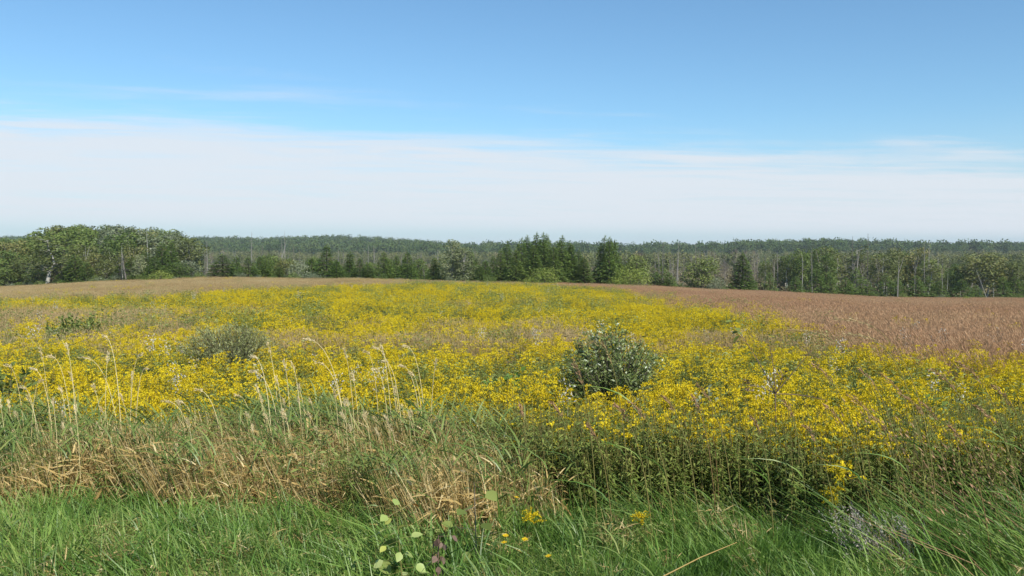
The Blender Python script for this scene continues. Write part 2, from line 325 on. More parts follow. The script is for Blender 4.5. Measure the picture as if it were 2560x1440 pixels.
def merge(dst, src, off, rz=0, sc=1, matmap=None):
    c, s = math.cos(rz), math.sin(rz); Rm = np.array([[c, -s, 0], [s, c, 0], [0, 0, 1]])
    for v, f, t, m in zip(src.v, src.f, src.t, src.m):
        pass
    if not src.v: return
    v = np.concatenate(src.v) * sc @ Rm.T + off; f = np.concatenate(src.f); t = np.concatenate(src.t); m = np.concatenate(src.m)
    dst.v.append(v); dst.f.append(f + dst.n); dst.n += len(v); dst.t.append(t); dst.m.append(np.array([matmap[k] for k in m]) if matmap else m)
def rod_clump(rad, n, detail, flower=1.0, hvar=.2):
    mb = MB()
    for _ in range(n):
        r_ = rad * math.sqrt(U(0, 1)); q = U(0, 6.28); h = .72 * U(1 - hvar, 1 + hvar * .6)
        st, pl = rod_parts(h, flower * U(.5, 1.4) if U(0, 1) < .72 else 0, 38, detail)
        off = np.array([r_ * math.cos(q), r_ * math.sin(q), 0])
        merge(mb, st, off, 0, 1, {0: 0, 1: 1}); merge(mb, pl, off, 0, 1, {0: 2})
    return mb
RODM = [M['rodleaf'], M['rodstem'], M['yellow']]
rod_near = [proto('p', rod_clump(.24, 7, .9, .85).mesh('rod_near', RODM)) for _ in range(7)]
rod_leafy = [proto('p', rod_clump(.22, 7, 1.0, 0).mesh('rod_leafy', RODM)) for _ in range(6)]
rod_far = [proto('p', rod_clump(.42, 16, .45, 1.0).mesh('rod_far', RODM)) for _ in range(6)]
def tuft(n, h, rad, wd, lean=(-.15, 0), spread_=.45, bend=.4, mats=('grass',), seg=3, tl=(0, 1), hv=.45):
    mb = MB(); r_ = rad * np.sqrt(U(0, 1, n)); q = U(0, 6.28, n); P = np.stack([r_ * np.cos(q), r_ * np.sin(q), np.full(n, -.02)], 1)
    q2 = q + U(-1, 1, n); D = np.stack([np.cos(q2) * spread_ * U(.2, 1, n) + lean[0], np.sin(q2) * spread_ * U(.2, 1, n) + lean[1], np.ones(n)], 1)
    B = np.stack([np.cos(q2) * bend * U(.2, 1, n) + lean[0] * 1.5, np.sin(q2) * bend * U(.2, 1, n) + lean[1], -bend * U(.1, .9, n)], 1)
    L = h * U(1 - hv, 1.1, n)
    k = rng.integers(0, len(mats), n)
    for mi in range(len(mats)):
        s = k == mi
        if s.any(): mb.blades(P[s], D[s], B[s], L[s], wd * U(.6, 1.2, s.sum()), U(*tl, s.sum()), seg, mi)
    return mb
MATS = lambda *k: [M[x] for x in k]
lawn = [proto('p', tuft(44, .26, .11, .0072, (-.06, 0), .5, .42).mesh('lawn', MATS('grass'))) for _ in range(6)]
lawn_long = [proto('p', tuft(20, .44, .12, .012, (-.14, -.02), .5, .42).mesh('lawn_long', MATS('grass'))) for _ in range(5)]
def drytuft():
    mb = tuft(34, .66, .12, .0068, (-.06, -.02), .17, .10, ('s',), 3, (.2, 1))
    n = 34; P = np.stack([U(-.14, .14, n), U(-.14, .14, n), U(.05, .52, n)], 1); q = U(0, 6.28, n)
    mb.blades(P, np.stack([np.cos(q), np.sin(q), U(-.1, 1.1, n)], 1), np.stack([np.cos(q) * .3 - .2, np.sin(q) * .3, -U(.1, .9, n)], 1), U(.07, .21, n), U(.008, .021, n), U(0, 1, n), 3, 0, .6)
    return mb
dry = [proto('p', drytuft().mesh('dry', MATS('straw'))) for _ in range(7)]
def reedtuft():
    mb = tuft(6, .74, .11, .006, (-.10, 0), .14, .12, ('s',), 3, (.1, .9))
    n = 15; P = np.stack([U(-.13, .13, n), U(-.13, .13, n), U(.12, .64, n)], 1); q = U(0, 6.28, n)
    mb.blades(P, np.stack([np.cos(q) * .6 - .15, np.sin(q) * .6, U(.5, 1.3, n)], 1), np.stack([np.cos(q) * .3 - .2, np.sin(q) * .3, -U(.1, .7, n)], 1), U(.14, .30, n), U(.008, .014, n), U(0, 1, n), 4, 0, .6)
    return mb
reed = [proto('p', reedtuft().mesh('reed', MATS('reedleaf'))) for _ in range(7)]
def headgrass(n, h, rad, wd, lean, hl=.08, hw=.008, k=9):
    mb = tuft(n, h, rad, wd, lean, .25, .18, ('a',), 2, (0, .7), .4)
    m = n * k; r_ = rad * np.sqrt(U(0, 1, m)); q = U(0, 6.28, m); zz = h * U(.45, 1.08, m)
    P = np.stack([r_ * np.cos(q) * 1.15 + lean[0] * zz * 1.2, r_ * np.sin(q) * 1.15, zz], 1)
    mb.leaves(P, np.stack([lean[0] * 1.2 + U(-.5, .4, m), U(-.45, .45, m), U(.5, 1, m)], 1), rng.normal(size=(m, 3)), hl * U(.5, 1.2, m), hw * U(.6, 1.3, m), U(.2, 1, m), 0)
    return mb
red = [proto('p', headgrass(60, .78, .55, .005, (-.14, 0)).mesh('red', MATS('redgrass'))) for _ in range(7)]
tan = [proto('p', headgrass(50, .72, .50, .005, (-.10, 0)).mesh('tan', MATS('tangrass'))) for _ in range(7)]
def forb_clump(mat_pale=False):
    mb = MB(); n = 230; r_ = .30 * np.sqrt(U(0, 1, n)); q = U(0, 6.28, n); z = U(.1, .78, n)
    P = np.stack([r_ * np.cos(q), r_ * np.sin(q), z], 1); q2 = U(0, 6.28, n)
    mb.leaves(P, np.stack([np.cos(q2), np.sin(q2), U(-.4, .9, n)], 1), rng.normal(size=(n, 3)) * .5 + [0, 0, 1], U(.035, .075, n), U(.010, .022, n), np.clip(.2 + z * .7 + U(-.3, .3, n), 0, 1), 0, .45, .1, .1)  # leaves darker towards the bottom of the clump, with some random spread
    for _ in range(8):
        a = U(-.25, .25, 2); mb.tube([[a[0] * .6, a[1] * .6, 0], [a[0], a[1], .7]], [.004, .002], 3, .6, 0)
    return mb
forb = [proto('p', forb_clump().mesh('forb', MATS('forb'))) for _ in range(5)]
def pale_head():
    mb = MB(); n = 60; q = U(0, 6.28, n); r_ = .07 * np.sqrt(U(0, 1, n)); mb.leaves(np.stack([r_ * np.cos(q), r_ * np.sin(q), U(.62, .86, n)], 1), rng.normal(size=(n, 3)) + [0, 0, .8], rng.normal(size=(n, 3)), U(.02, .04, n), U(.008, .014, n), U(0, 1, n), 0)
    mb.tube([[0, 0, 0], [-.01, 0, .7]], [.003, .002], 3, .4, 0); return mb
paleh = [proto('p', pale_head().mesh('pale', MATS('pale'))) for _ in range(3)]

# ------------------------------------------------------------------ where each growth stands
def field_points(d0, d1, dens, margin=.08):
    A = (d1 ** 2 - d0 ** 2) / 2 * (1.1547 + 2 * margin); n = int(A * dens)
    y = np.sqrt(U(d0 ** 2, d1 ** 2, n)); x = U(-1, 1, n) * y * (.577 + margin); return x, y
REDL = np.array([[1440, 716], [1560, 727], [1650, 744], [1740, 766], [1880, 786], [1960, 803], [2080, 835], [2200, 866], [2350, 884], [2600, 893], [2800, 900]])
TANL = np.array([[-200, 760], [0, 752], [200, 748], [420, 742], [600, 728], [760, 721], [960, 712], [1100, 707], [1440, 712], [2800, 700]])
PATCH = [(90, 786, 150, 20, 1.0), (1130, 822, 170, 24, .62), (1390, 832, 130, 26, .75), (940, 812, 160, 14, .5), (1800, 842, 170, 22, .8), (830, 805, 120, 9, .5), (1360, 752, 70, 7, .35), (1130, 762, 90, 6, .4), (2150, 850, 130, 16, .6), (420, 805, 110, 12, .5), (1640, 862, 90, 20, .6)]
GREEN = [(180, 880, 260, 45, .75), (830, 768, 190, 13, .55), (350, 780, 160, 16, .4), (1400, 775, 120, 8, .35), (1230, 880, 90, 18, .3), (2100, 862, 160, 14, .5), (330, 760, 60, 6, .6), (60, 960, 90, 40, .6), (950, 792, 140, 9, .5), (2330, 915, 60, 25, .3)]
def cover(x, y):
    """shares of red grass, tan grass, green forbs at a place (the rest blooms yellow)"""
    px, py = proj(x, y, zg(x, y) + .7)
    n1_ = fbm(x, y, 6, 1); n2_ = fbm(x, y, 14, 5); wob_ = (n2_ - .5) * np.clip((py - 690) * .55, 6, 60)
    red_ = np.clip((np.interp(px, REDL[:, 0], REDL[:, 1]) + wob_ * .6 - py) / np.clip((py - 700) * .7, 6, 50) + .35, 0, .96) * (px > 1400)
    tan_ = np.clip((np.interp(px, TANL[:, 0], TANL[:, 1]) + wob_ * .5 - py) / 7 + .4, 0, 1) * (px < 1560) * np.clip(.55 + n1_ * .9, 0, 1)
    for cx, cy, rx, ry, s in PATCH: tan_ = np.maximum(tan_, s * np.clip(1.5 - 1.5 * np.sqrt(((px - cx) / rx) ** 2 + ((py - cy + wob_ * .3) / ry) ** 2) + (n1_ - .5) * 2.2, 0, 1))
    tan_ = np.maximum(tan_, np.clip((n2_ - .52) * 3.2, 0, .7) * (py < 870) * (py > 735))
    grn = np.clip(.20 + (.55 * n1_ + .45 * fbm(x, y, 2.6, 51) - .48) * 4.2, .08, .85)
    for cx, cy, rx, ry, s in GREEN: grn = np.maximum(grn, s * np.clip(1.6 - 1.5 * np.sqrt(((px - cx) / rx) ** 2 + ((py - cy) / ry) ** 2) + (n1_ - .5) * 1.6, 0, 1))
    grn = grn * np.where(py < 800, np.where(px > 820, .36, .65), .95); tan_ = tan_ * np.where((py > 745) | (px > 980), .92, 1)
    grn = grn * np.where((px > 1450) & (py > 880), .65, np.where((px > 600) & (py > 860), .85, 1))
    return px, py, red_, tan_, grn
def reed_front(x): return 6.05 + .42 * np.clip(-x / 1.2, 0, 1) + .25 * np.sin(x * 1.7) + .12 * np.sin(x * 4.1 + 1)       # where tall growth meets the mown verge
def reed_back(x): return np.where(x < -.35, 7.9 + .35 * np.sin(x * 2.3), 7.9 - np.clip((x + .35) / .7, 0, 1) * 1.9)   # back edge of the reed grass clump
def pts(x, y, dz=0): return np.stack([x, y, zg(x, y) + dz], 1)

KEEP = []      # clearings round the shrubs: (x, y, radius)
def clear(x, y):
    k = np.ones(len(x), bool)
    for cx, cy, cr in KEEP: k &= np.hypot(x - cx, y - cy) > cr
    return k
SH1 = ground_at(1534, 9.7); SH2 = ground_at(588, 13.6); SH3 = ground_at(190, 20.0)
KEEP += [(SH1[0], SH1[1], .42), (SH2[0], SH2[1], .45), (SH3[0], SH3[1] - .35, .75)]

# --- individually built goldenrods along the verge (the 300 that show largest), the rest one mass
variants = []
for k in range(12):
    st, pl = rod_parts(.72 * U(.85, 1.12), U(.22, .42) if k % 4 else U(.6, .9), 60, 1.25)
    variants.append((st.mesh('stem', [M['rodleaf'], M['rodstem']]), pl.mesh('plume', M['yellow'])))
cand = []
while len(cand) < 300:
    x = U(-.55, 4.3); y = reed_front(x) + .12 + abs(rng.normal()) * .55 + U(0, .35)
    if y < reed_back(np.array([x]))[0] and x < 0: continue
    if abs(x / y) > .6: continue
    cand.append((x, y))
for k, (x, y) in enumerate(cand):
    vi = int(rng.integers(0, 12)); full = vi % 4 == 0
    t = thing('goldenrod_plant', 'goldenrod in full yellow plume at the edge of the grass verge' if full else 'leafy goldenrod with only a small yellow plume at the edge of the grass verge', 'goldenrod', (x, y, zg1(x, y) - .02), U(-.5, .5), U(.82, 1.1), 'full-plumed goldenrods along the verge' if full else 'small-plumed goldenrods along the verge')
    s_, p_ = variants[vi]; child('stem', s_, t); child('plume', p_, t)

# --- goldenrod mass
x = U(-.8, 4.6, 2200); y = U(5.9, 8.4, 2200); k = (y > reed_front(x) + U(.0, .12, 2200)) & (y < reed_front(x) + 1.5 + U(-.5, .5, 2200)) & ((y > reed_back(x) - .3) | (x > .1)); x, y = x[k][:760], y[k][:760]
n = len(x); scatter('goldenrod_leafage', rod_leafy, pts(x, y, -.02), U(-.6, .6, n), U(.85, 1.12, n), 'leafy goldenrod stems without bloom massed behind the verge', 'goldenrod', np.stack([U(-.1, .1, n), U(-.1, .1, n)], 1))
x, y = field_points(6.1, 20, 15); k = (y > reed_front(x) + 1.15 + U(-.5, .9, len(x))) & ((y > reed_back(x) - .2) | (U(0, 1, len(x)) < .05)) & clear(x, y); x, y = x[k], y[k]
px, py, r_, t_, g_ = cover(x, y); q = U(0, 1, len(x)); isr = q < r_; q = U(0, 1, len(x)); ist = ~isr & (q < t_); q = U(0, 1, len(x)); isg = ~isr & ~ist & (q < g_); isy = ~(isr | ist | isg)
def sub(m, dz=-.02): return pts(x[m], y[m], dz)
def scat(nm, pr, m, s0, s1, label, cat, ztilt=.12, spin=math.pi, hmod=None):
    n = int(m.sum()); scatter(nm, pr, sub(m), U(-spin, spin, n), U(s0, s1, n) * (1 if hmod is None else hmod[m]), label, cat, np.stack([U(-ztilt, ztilt, n), U(-ztilt, ztilt, n)], 1))
scat('goldenrod_stand', rod_near, isy, .78, 1.1, 'dense stand of blooming yellow goldenrod in the near meadow', 'goldenrod', spin=.6)
isl = isg & (U(0, 1, len(x)) < .6); isg = isg & ~isl
scat('bloomless_goldenrod', rod_leafy, isl, .75, 1.05, 'green goldenrod stems not in bloom between the near yellow drifts', 'goldenrod', spin=.6)
scat('meadow_forbs', forb, isg, .75, 1.1, 'patches of green leafy forbs among the near goldenrod', 'forbs')
scat('near_tan_grass', tan, ist & (U(0, 1, len(x)) < .5), .8, 1.05, 'thin tan grass among the near goldenrod', 'grass', spin=.4)
scat('near_red_grass', red, isr & (U(0, 1, len(x)) < .6), .85, 1.1, 'reddish grass at the near edge of the red grass slope', 'grass', spin=.4)
m = (U(0, 1, len(x)) < .018); scat('pale_seed_heads', paleh, m, .8, 1.15, 'pale grey seed heads scattered through the goldenrod', 'seed heads')
x, y = field_points(20, 150, 3.3); k = (y < edge_d(x, y) + 3) & clear(x, y); x, y = x[k], y[k]
px, py, r_, t_, g_ = cover(x, y); q = U(0, 1, len(x)); isr = q < r_; q = U(0, 1, len(x)); ist = ~isr & (q < t_); q = U(0, 1, len(x)); isg = ~isr & ~ist & (q < g_); isy = ~(isr | ist | isg)
scat('goldenrod_field', rod_far, isy, .8, 1.15, 'yellow goldenrod covering the far meadow up to the trees', 'goldenrod', spin=.6)
scat('far_forbs', forb, isg, 1.0, 1.5, 'green patches of leafy forbs in the far meadow', 'forbs')
scat('tan_grass', tan, ist, .85, 1.15, 'tan dry grass along the upper left edge of the meadow', 'grass', spin=.4)
scat('red_grass', red, isr, .85, 1.15, 'reddish brown tall grass covering the slope before the dead wood', 'grass', spin=.4)
m = (U(0, 1, len(x)) < .012) & isy; scat('far_pale_heads', paleh, m, .9, 1.3, 'pale seed heads dotted through the far goldenrod', 'seed heads')

# --- verge: green grass in front, reed grass behind it on one side
x = U(-3.9, 3.9, 9000); y = U(3.6, 6.9, 9000); k = (y < reed_front(x) + .05 + U(-.3, .5, len(x)) + (fbm(x, y, .7, 71) - .5) * .9) & (np.abs(x / y) < .66); x, y = x[k], y[k]
for cx, cy, cr in [(-.56, 4.6, .13), (-.62, 4.35, .12), (-.37, 4.4, .08), (-.39, 4.55, .08), (.04, 4.9, .08), (.2, 4.6, .07)]:
    k = np.hypot(x - cx, y - cy) > cr; x, y = x[k], y[k]
lng = (x < .1) & (U(0, 1, len(x)) < .62 * np.clip((.4 - x) / 1.5, 0, 1) + .07) | (U(0, 1, len(x)) < .03)
wd_ = U(0, 1, len(x)) < .02 + .02 * (x < 0); scat('verge_weeds', forb, wd_, .28, .5, 'small leafy weeds in the verge grass', 'weeds')
vh = .55 + .95 * fbm(x, y, .55, 81)
scat('verge_grass', lawn, ~lng, .7, 1.35, 'short green grass of the verge in front of the meadow', 'grass', spin=.5, hmod=vh)
rv = U(0, 1, len(x)) < .03 * (x < .6); scat('verge_reeds', reed, rv, .45, .8, 'single reed grass tufts standing in the verge', 'grass', spin=.5)
dv = (U(0, 1, len(x)) < .02 + .05 * np.clip(-x, 0, 1)); scat('verge_straw', dry, dv, .3, .6, 'dry straw bits mixed into the verge grass', 'grass', spin=.6)
scat('long_verge_grass', lawn_long, lng, .75, 1.15, 'long wind-blown green grass blades in the verge', 'grass', spin=.9, hmod=vh)
x = U(-6, .7, 9000); y = U(5.6, 8.6, 9000); fade = U(0, 1, len(x)) < np.clip((.55 - x) / 1.1, 0, 1)
k = (y > reed_front(x) - .30 + fbm(x, y, .8, 61) * .5 - .2) & (y < reed_back(x) + U(-.15, .2, len(x))) & (np.abs(x / y) < .66) & fade; x, y = x[k], y[k]
nz = fbm(x, y, 1.0, 21); q = U(0, 1, len(x)); isd = (q < np.clip((nz - .36) * 4.5, .05, .92)) & (U(0, 1, len(x)) < .62)
isq = ~isd & (U(0, 1, len(x)) < .46)
hs = .62 + .62 * fbm(x, y, .9, 23)
def scat2(nm, pr, m, label, cat): n = int(m.sum()); scatter(nm, pr, sub(m), U(-.6, .6, n), hs[m] * U(.7, 1.2, n), label, cat, np.stack([U(-.15, .15, n), U(-.15, .15, n)], 1))
scat2('dry_reed_litter', dry, isd, 'tangle of dry tan reed grass leaves behind the verge', 'grass')
scat2('reed_grass', reed, isq, 'green arching reed grass leaves over the dry tangle', 'grass')
m = ~isd & ~isq & (U(0, 1, len(x)) < .42); scat2('low_reed_grass', lawn_long, m, 'low green grass between the dry reed tufts', 'grass')
m = ~isd & ~isq & (U(0, 1, len(x)) < .06); scat2('bloomless_stems', rod_leafy, m, 'leafy stems standing inside the reed grass', 'forbs')
m = U(0, 1, len(x)) < .015; scat('verge_forbs', forb, m, .6, .95, 'green leafy weeds inside the reed grass', 'forbs')

# ------------------------------------------------------------------ trees
def conifer(h=8., rad=1.9, n=230, per=11, droop=.25, power=.85, low=.05, airy=.0, mat='conifer', sz=.34):
    tr, cr = MB(), MB(); zz = np.linspace(0, h, 6); wob_ = np.cumsum(rng.normal(size=(6, 2)) * .04, 0); wob_ -= wob_[0]
    tr.tube(np.column_stack([wob_, zz]), np.linspace(.13, .012, 6) * h / 8, 6, .5)
    az0 = U(0, 6.28); big = 1 + .25 * np.sin(np.linspace(0, 9, 40) + U(0, 6)) * U(.4, 1)
    k = low + (1 - low) * np.sort(U(0, 1, n) ** 1.05); k[-14:] = np.linspace(.90, .995, 14)
    allP, allD, allS = [], [], []
    for i, f in enumerate(k):
        L = rad * (1 - f) ** power * U(.70, 1.05) * np.interp(f, np.linspace(0, 1, 40), big) + .06
        if U(0, 1) < airy: continue
        q = i * 2.399 + U(-.4, .4); d = np.array([math.cos(q), math.sin(q)]); m = max(3, int(per * (L / rad) ** .7)); s = U(.04, 1, m) ** .6
        bx = np.interp(f * h, zz, wob_[:, 0]); by = np.interp(f * h, zz, wob_[:, 1]); rise = U(.0, .25)
        P = np.column_stack([bx + d[0] * L * s, by + d[1] * L * s, f * h + L * (rise * s - droop * s * s)]) + rng.normal(size=(m, 3)) * [.10, .10, .06] * (.3 + .7 * (1 - f))
        D = np.column_stack([d[0] + rng.normal(size=m) * .55, d[1] + rng.normal(size=m) * .55, U(-.45, .35, m)])
        allP.append(P); allD.append(D); allS.append(np.full(m, .45 + .55 * (1 - f) ** .5))
        if i % 7 == 0: tr.tube([[bx, by, f * h], [bx + d[0] * L * .8, by + d[1] * L * .8, f * h + L * (.8 * rise - droop * .64)]], [.03, .008], 3, .3)
    P = np.concatenate(allP); D = np.concatenate(allD); S_ = np.concatenate(allS); m = len(P)
    cr.leaves(P, D, rng.normal(size=(m, 3)) * .5 + [0, 0, 1], sz * S_ * U(.6, 1.2, m), sz * S_ * U(.3, .55, m), U(0, 1, m), 0, .5, 0, .1)
    top = np.column_stack([np.full(9, wob_[-1, 0]), np.full(9, wob_[-1, 1]), h - np.linspace(.0, .5, 9)]); cr.leaves(top, rng.normal(size=(9, 3)) * .35 + [0, 0, .9], rng.normal(size=(9, 3)), .2, .09, .7, 0)
    return tr.mesh('trunk', M['bark']), cr.mesh('crown', M[mat])
def broad(h=8., wd=5., nl=2600, mat='broad', bark='bark', lobes=16, low=.18, sz=.30, flat=.75, trunk=.16):
    tr, cr = MB(), MB(); r_ = wd / 2; C = []
    tr.tube(np.column_stack([[0, .05, -.04, .03], [0, -.04, .05, 0], [0, h * .25, h * .5, h * .8]]), [trunk, trunk * .8, trunk * .55, trunk * .15], 7, .5)
    for i in range(lobes):
        f = (i + .5) / lobes; z = h * (low + (1 - low) * (.12 + .78 * f)); pr = math.sqrt(max(.05, 1 - ((f - .38) / .68) ** 2))
        q = i * 2.4 + U(-.5, .5); rr = r_ * pr * U(.35, .72); C.append((rr * math.cos(q), rr * math.sin(q), z, r_ * U(.32, .5) * (pr * .6 + .45)))
        tr.tube([[0, 0, z * .5], [rr * .5 * math.cos(q), rr * .5 * math.sin(q), z * .78], [rr * math.cos(q), rr * math.sin(q), z]], [trunk * .4, trunk * .25, .012], 4, .4)
    C = np.array(C); w_ = C[:, 3] ** 2; w_ /= w_.sum(); k = rng.choice(lobes, nl, p=w_); v = unit(rng.normal(size=(nl, 3))); rad_ = C[k, 3] * (U(.35, 1.08, nl) ** .5); rad_ *= 1 + .18 * np.sin(v[:, 0] * 7 + k) * np.sin(v[:, 2] * 6 + k * 2)
    P = C[k, :3] + v * rad_[:, None] * [1, 1, flat]
    D = np.cross(v, rng.normal(size=(nl, 3))) + v * .35 + [0, 0, -.25]
    lt = U(0, 1, lobes)[k] * .45 + U(0, .55, nl)
    cr.leaves(P, D, v + rng.normal(size=(nl, 3)) * .45, sz * U(.6, 1.25, nl), sz * U(.45, .8, nl), lt, 0, .5, .1)
    return tr.mesh('trunk', M[bark]), cr.mesh('crown', M[mat])
def bare(h=9., n=14, fork=False, twigs=3, th=.11, mat='dead', horiz=False):
    tr, br = MB(), MB(); z = np.linspace(0, h, 6); p = np.column_stack([np.cumsum(rng.normal(size=6) * .07), np.cumsum(rng.normal(size=6) * .07), z]); p -= p[0]
    tr.tube(p, np.linspace(th, .018, 6), 5, U(.3, 1))
    if fork:
        s = p[3]; d = np.array([U(.18, .3) * rng.choice([-1, 1]), U(-.1, .1), 1]); tr.tube([s, s + d * h * .2, s + d * h * .38 + [0, 0, .2]], [th * .6, th * .4, .012], 5, U(.3, 1))
    for i in range(n):
        f = U(.25, .97); b = np.array([np.interp(f * h, z, p[:, k]) for k in range(3)]); q = U(0, 6.28); L = (U(.25, .8) if horiz else U(.4, 1.7)) * (1.15 - f) * 1.3 + .15; up = U(-.25, .1) if horiz else U(.3, 1.2)
        d = unit(np.array([math.cos(q), math.sin(q), up])); e = b + d * L; br.tube([b, b + d * L * .55 + [0, 0, -.04], e], [th * .28, th * .18, .006], 3, U(0, 1))
        for _ in range(twigs):
            g = U(.3, 1); d2 = unit(d + rng.normal(size=3) * .55 + [0, 0, .2]); br.tube([b + d * L * g, b + d * L * g + d2 * L * U(.25, .6)], [.014, .004], 3, U(0, 1))
    return tr.mesh('trunk', M[mat]), br.mesh('branch', M[mat])
def birch(h=9., wd=3.4, mat='olive'):
    tr, cr = MB(), MB(); z = np.linspace(0, h, 7); p = np.column_stack([np.cumsum(rng.normal(size=7) * .10), np.cumsum(rng.normal(size=7) * .1), z]); p -= p[0]
    tr.tube(p, np.linspace(.13, .02, 7), 6, U(.4, 1)); P = []
    for i in range(26):
        f = U(.35, .98); b = np.array([np.interp(f * h, z, p[:, k]) for k in range(3)]); q = U(0, 6.28); L = wd / 2 * U(.5, 1.1) * (1 - .45 * f)
        d = unit(np.array([math.cos(q), math.sin(q), U(.4, 1.1)])); tr.tube([b, b + d * L * .6, b + d * L + [0, 0, -.1]], [.04, .024, .006], 3, U(.2, 1))
        m = rng.integers(22, 46); P.append(b + d * L * U(.35, 1.1, (m, 1)) + rng.normal(size=(m, 3)) * [.30, .30, .24])
    P = np.concatenate(P); m = len(P); cr.leaves(P, rng.normal(size=(m, 3)), rng.normal(size=(m, 3)), .27 * U(.6, 1.2, m), .17 * U(.6, 1.2, m), U(0, 1, m), 0, .5)
    return tr.mesh('trunk', M['palebark']), cr.mesh('crown', M[mat])
V = {}
V['pine'] = [(8., conifer(8, U(1.7, 2.1), 460, 19, .22, .8)) for _ in range(4)]
V['tam'] = [(8., conifer(8, U(1.4, 1.7), 480, 18, .30, .85, .04, .03, 'conifer2', .34)) for _ in range(5)]
V['young'] = [(5., conifer(5, U(1.4, 1.7), 280, 16, .15, .7, .02, .0, 'conifer', .28)) for _ in range(3)] + [(5., conifer(5, U(1.4, 1.7), 280, 16, .15, .7, .02, .0, 'conifer2', .28)) for _ in range(4)]
V['broad'] = [(8., broad(8, 5, 2600)) for _ in range(4)]
V['olive'] = [(8., broad(8, 5, 2200, 'olive', 'palebark', 14, .25)) for _ in range(4)]
V['silver'] = [(8., broad(8, 5.4, 2600, 'silver')) for _ in range(3)]
V['bush'] = [(3., broad(3, 4, 1700, 'broad', 'bark', 14, .02, .2, .8, .06)) for _ in range(3)]
V['limebush'] = [(3., broad(3, 4.4, 2300, 'lime', 'bark', 18, .02, .17, .85, .06)) for _ in range(2)]
V['greybush'] = [(3., broad(3, 4.2, 1500, 'silver', 'twig', 14, .02, .18, .8, .05)) for _ in range(2)]
V['aspen'] = [(9., broad(9, 3.2, 2400, 'aspen', 'palebark', 20, .06, .24, .9, .12)) for _ in range(2)]
V['birch'] = [(9., birch()) for _ in range(4)] + [(9., birch(9, 3.8, 'broad'))]
V['snag'] = [(9., bare(9, 9, False, 2)) for _ in range(3)] + [(9., bare(9, 8, True, 2, .13)) for _ in range(2)] + [(9., bare(9, 26, False, 1, .10, 'dead', True)) for _ in range(3)]
V['pole'] = [(9., bare(9, 4, False, 0, .11, 'palebark', True)) for _ in range(2)]
V['grey'] = [(7., bare(7, 34, True, 6, .10, 'twig')) for _ in range(3)]
V['deadcon'] = [(6., bare(6, 60, False, 2, .10, 'dead', True))]
PARTN = {'snag': 'branches', 'pole': 'branches', 'grey': 'branches', 'deadcon': 'branches'}
def plant(kind, px, topy, d, name, label, cat, group=None, wpx=None, h=None, lean=0, v=None, sink=.05):
    g = ground_at(px, d); pr = V[kind][(rng.integers(0, len(V[kind])) if v is None else v)]
    if h is None: h = at(px, topy, d)[2] - g[2]
    co = np.empty(len(pr[1][1].vertices) * 3, np.float32); pr[1][1].vertices.foreach_get('co', co); co = co.reshape(-1, 3); cz = np.empty(len(pr[1][0].vertices) * 3, np.float32); pr[1][0].vertices.foreach_get('co', cz); h = max(h, .4); s = h / max(np.percentile(co[:, 2], 99.8), cz.reshape(-1, 3)[:, 2].max()); sw = s
    if wpx:
        wd = np.percentile(np.abs(co[:, 0]), 97) * 2; sw = wpx / F * d / wd
    t = thing(name, label, cat, (g[0], g[1], g[2] - sink), sc=(sw, sw, s), group=group, rot=(0, lean, U(0, 6.28) if not lean else U(-.4, .4)))
    child('trunk', pr[1][0], t); child(PARTN.get(kind, 'crown'), pr[1][1], t); return t
# --- conifers along the crest (px, top, width, distance)
G = 'tall narrow conifers clustered at the crest'
for px, ty, wp, d in [(1250, 622, 50, 118), (1270, 604, 56, 120), (1303, 593, 62, 122), (1319, 588, 54, 126), (1343, 581, 58, 124), (1359, 580, 54, 121), (1371, 584, 54, 123), (1408, 588, 60, 120), (1395, 601, 54, 124), (1420, 602, 50, 122), (1432, 608, 48, 121), (1460, 640, 58, 120), (1330, 612, 64, 117), (1385, 614, 60, 118), (1445, 625, 50, 126), (1290, 622, 56, 116)]:
    plant('tam', px, ty, d, 'tamarack_tree', 'feathery green spire conifer in the tall cluster behind the yellow crest', 'conifer', G, wp)
plant('tam', 1508, 589, 122, 'tamarack_tree', 'tallest spire of the conifer trio behind the round lime bush', 'conifer', None, 66)
plant('tam', 1521, 592, 120, 'tamarack_tree', 'middle spire of the conifer trio behind the round lime bush', 'conifer', None, 58)
plant('tam', 1537, 600, 124, 'tamarack_tree', 'lower spire of the conifer trio behind the round lime bush', 'conifer', None, 56)
G = 'dark conifers along the far edge of the tan grass'
for px, ty, wp, d in [(620, 641, 58, 124), (650, 639, 52, 128), (672, 632, 42, 130), (817, 612, 72, 126), (875, 628, 56, 124), (898, 645, 50, 122), (920, 656, 62, 118), (962, 628, 54, 122), (990, 637, 42, 126), (1020, 629, 54, 121), (1085, 643, 46, 120), (1180, 626, 44, 126), (1215, 650, 50, 122), (1235, 640, 44, 128), (1200, 662, 52, 118), (840, 650, 55, 121), (700, 668, 46, 124)]:
    plant('pine', px, ty, d, 'pine_tree', 'dark green conifer along the far edge of the tan grass', 'conifer', G, wp)
plant('pine', 558, 634, 118, 'pine_tree', 'broad green conifer standing alone before the marsh', 'conifer', None, 78)
plant('aspen', 1132, 598, 118, 'aspen_tree', 'tall pale-leaved tree beside the dark conifers', 'tree', None, 62, v=0)
plant('aspen', 1160, 616, 117, 'aspen_tree', 'shorter pale-leaved tree joined to the tall pale one', 'tree', None, 58, v=1)
plant('limebush', 1575, 664, 115, 'round_bush', 'large round lime green bush before the dark conifers', 'bush', None, 104, v=0)
plant('limebush', 1362, 667, 113, 'round_bush', 'yellowish round bush at the foot of the tall conifer cluster', 'bush', None, 68, v=1)
plant('limebush', 1318, 694, 112, 'round_bush', 'small yellowish bush beside the yellowish round one', 'bush', None, 24, v=0)
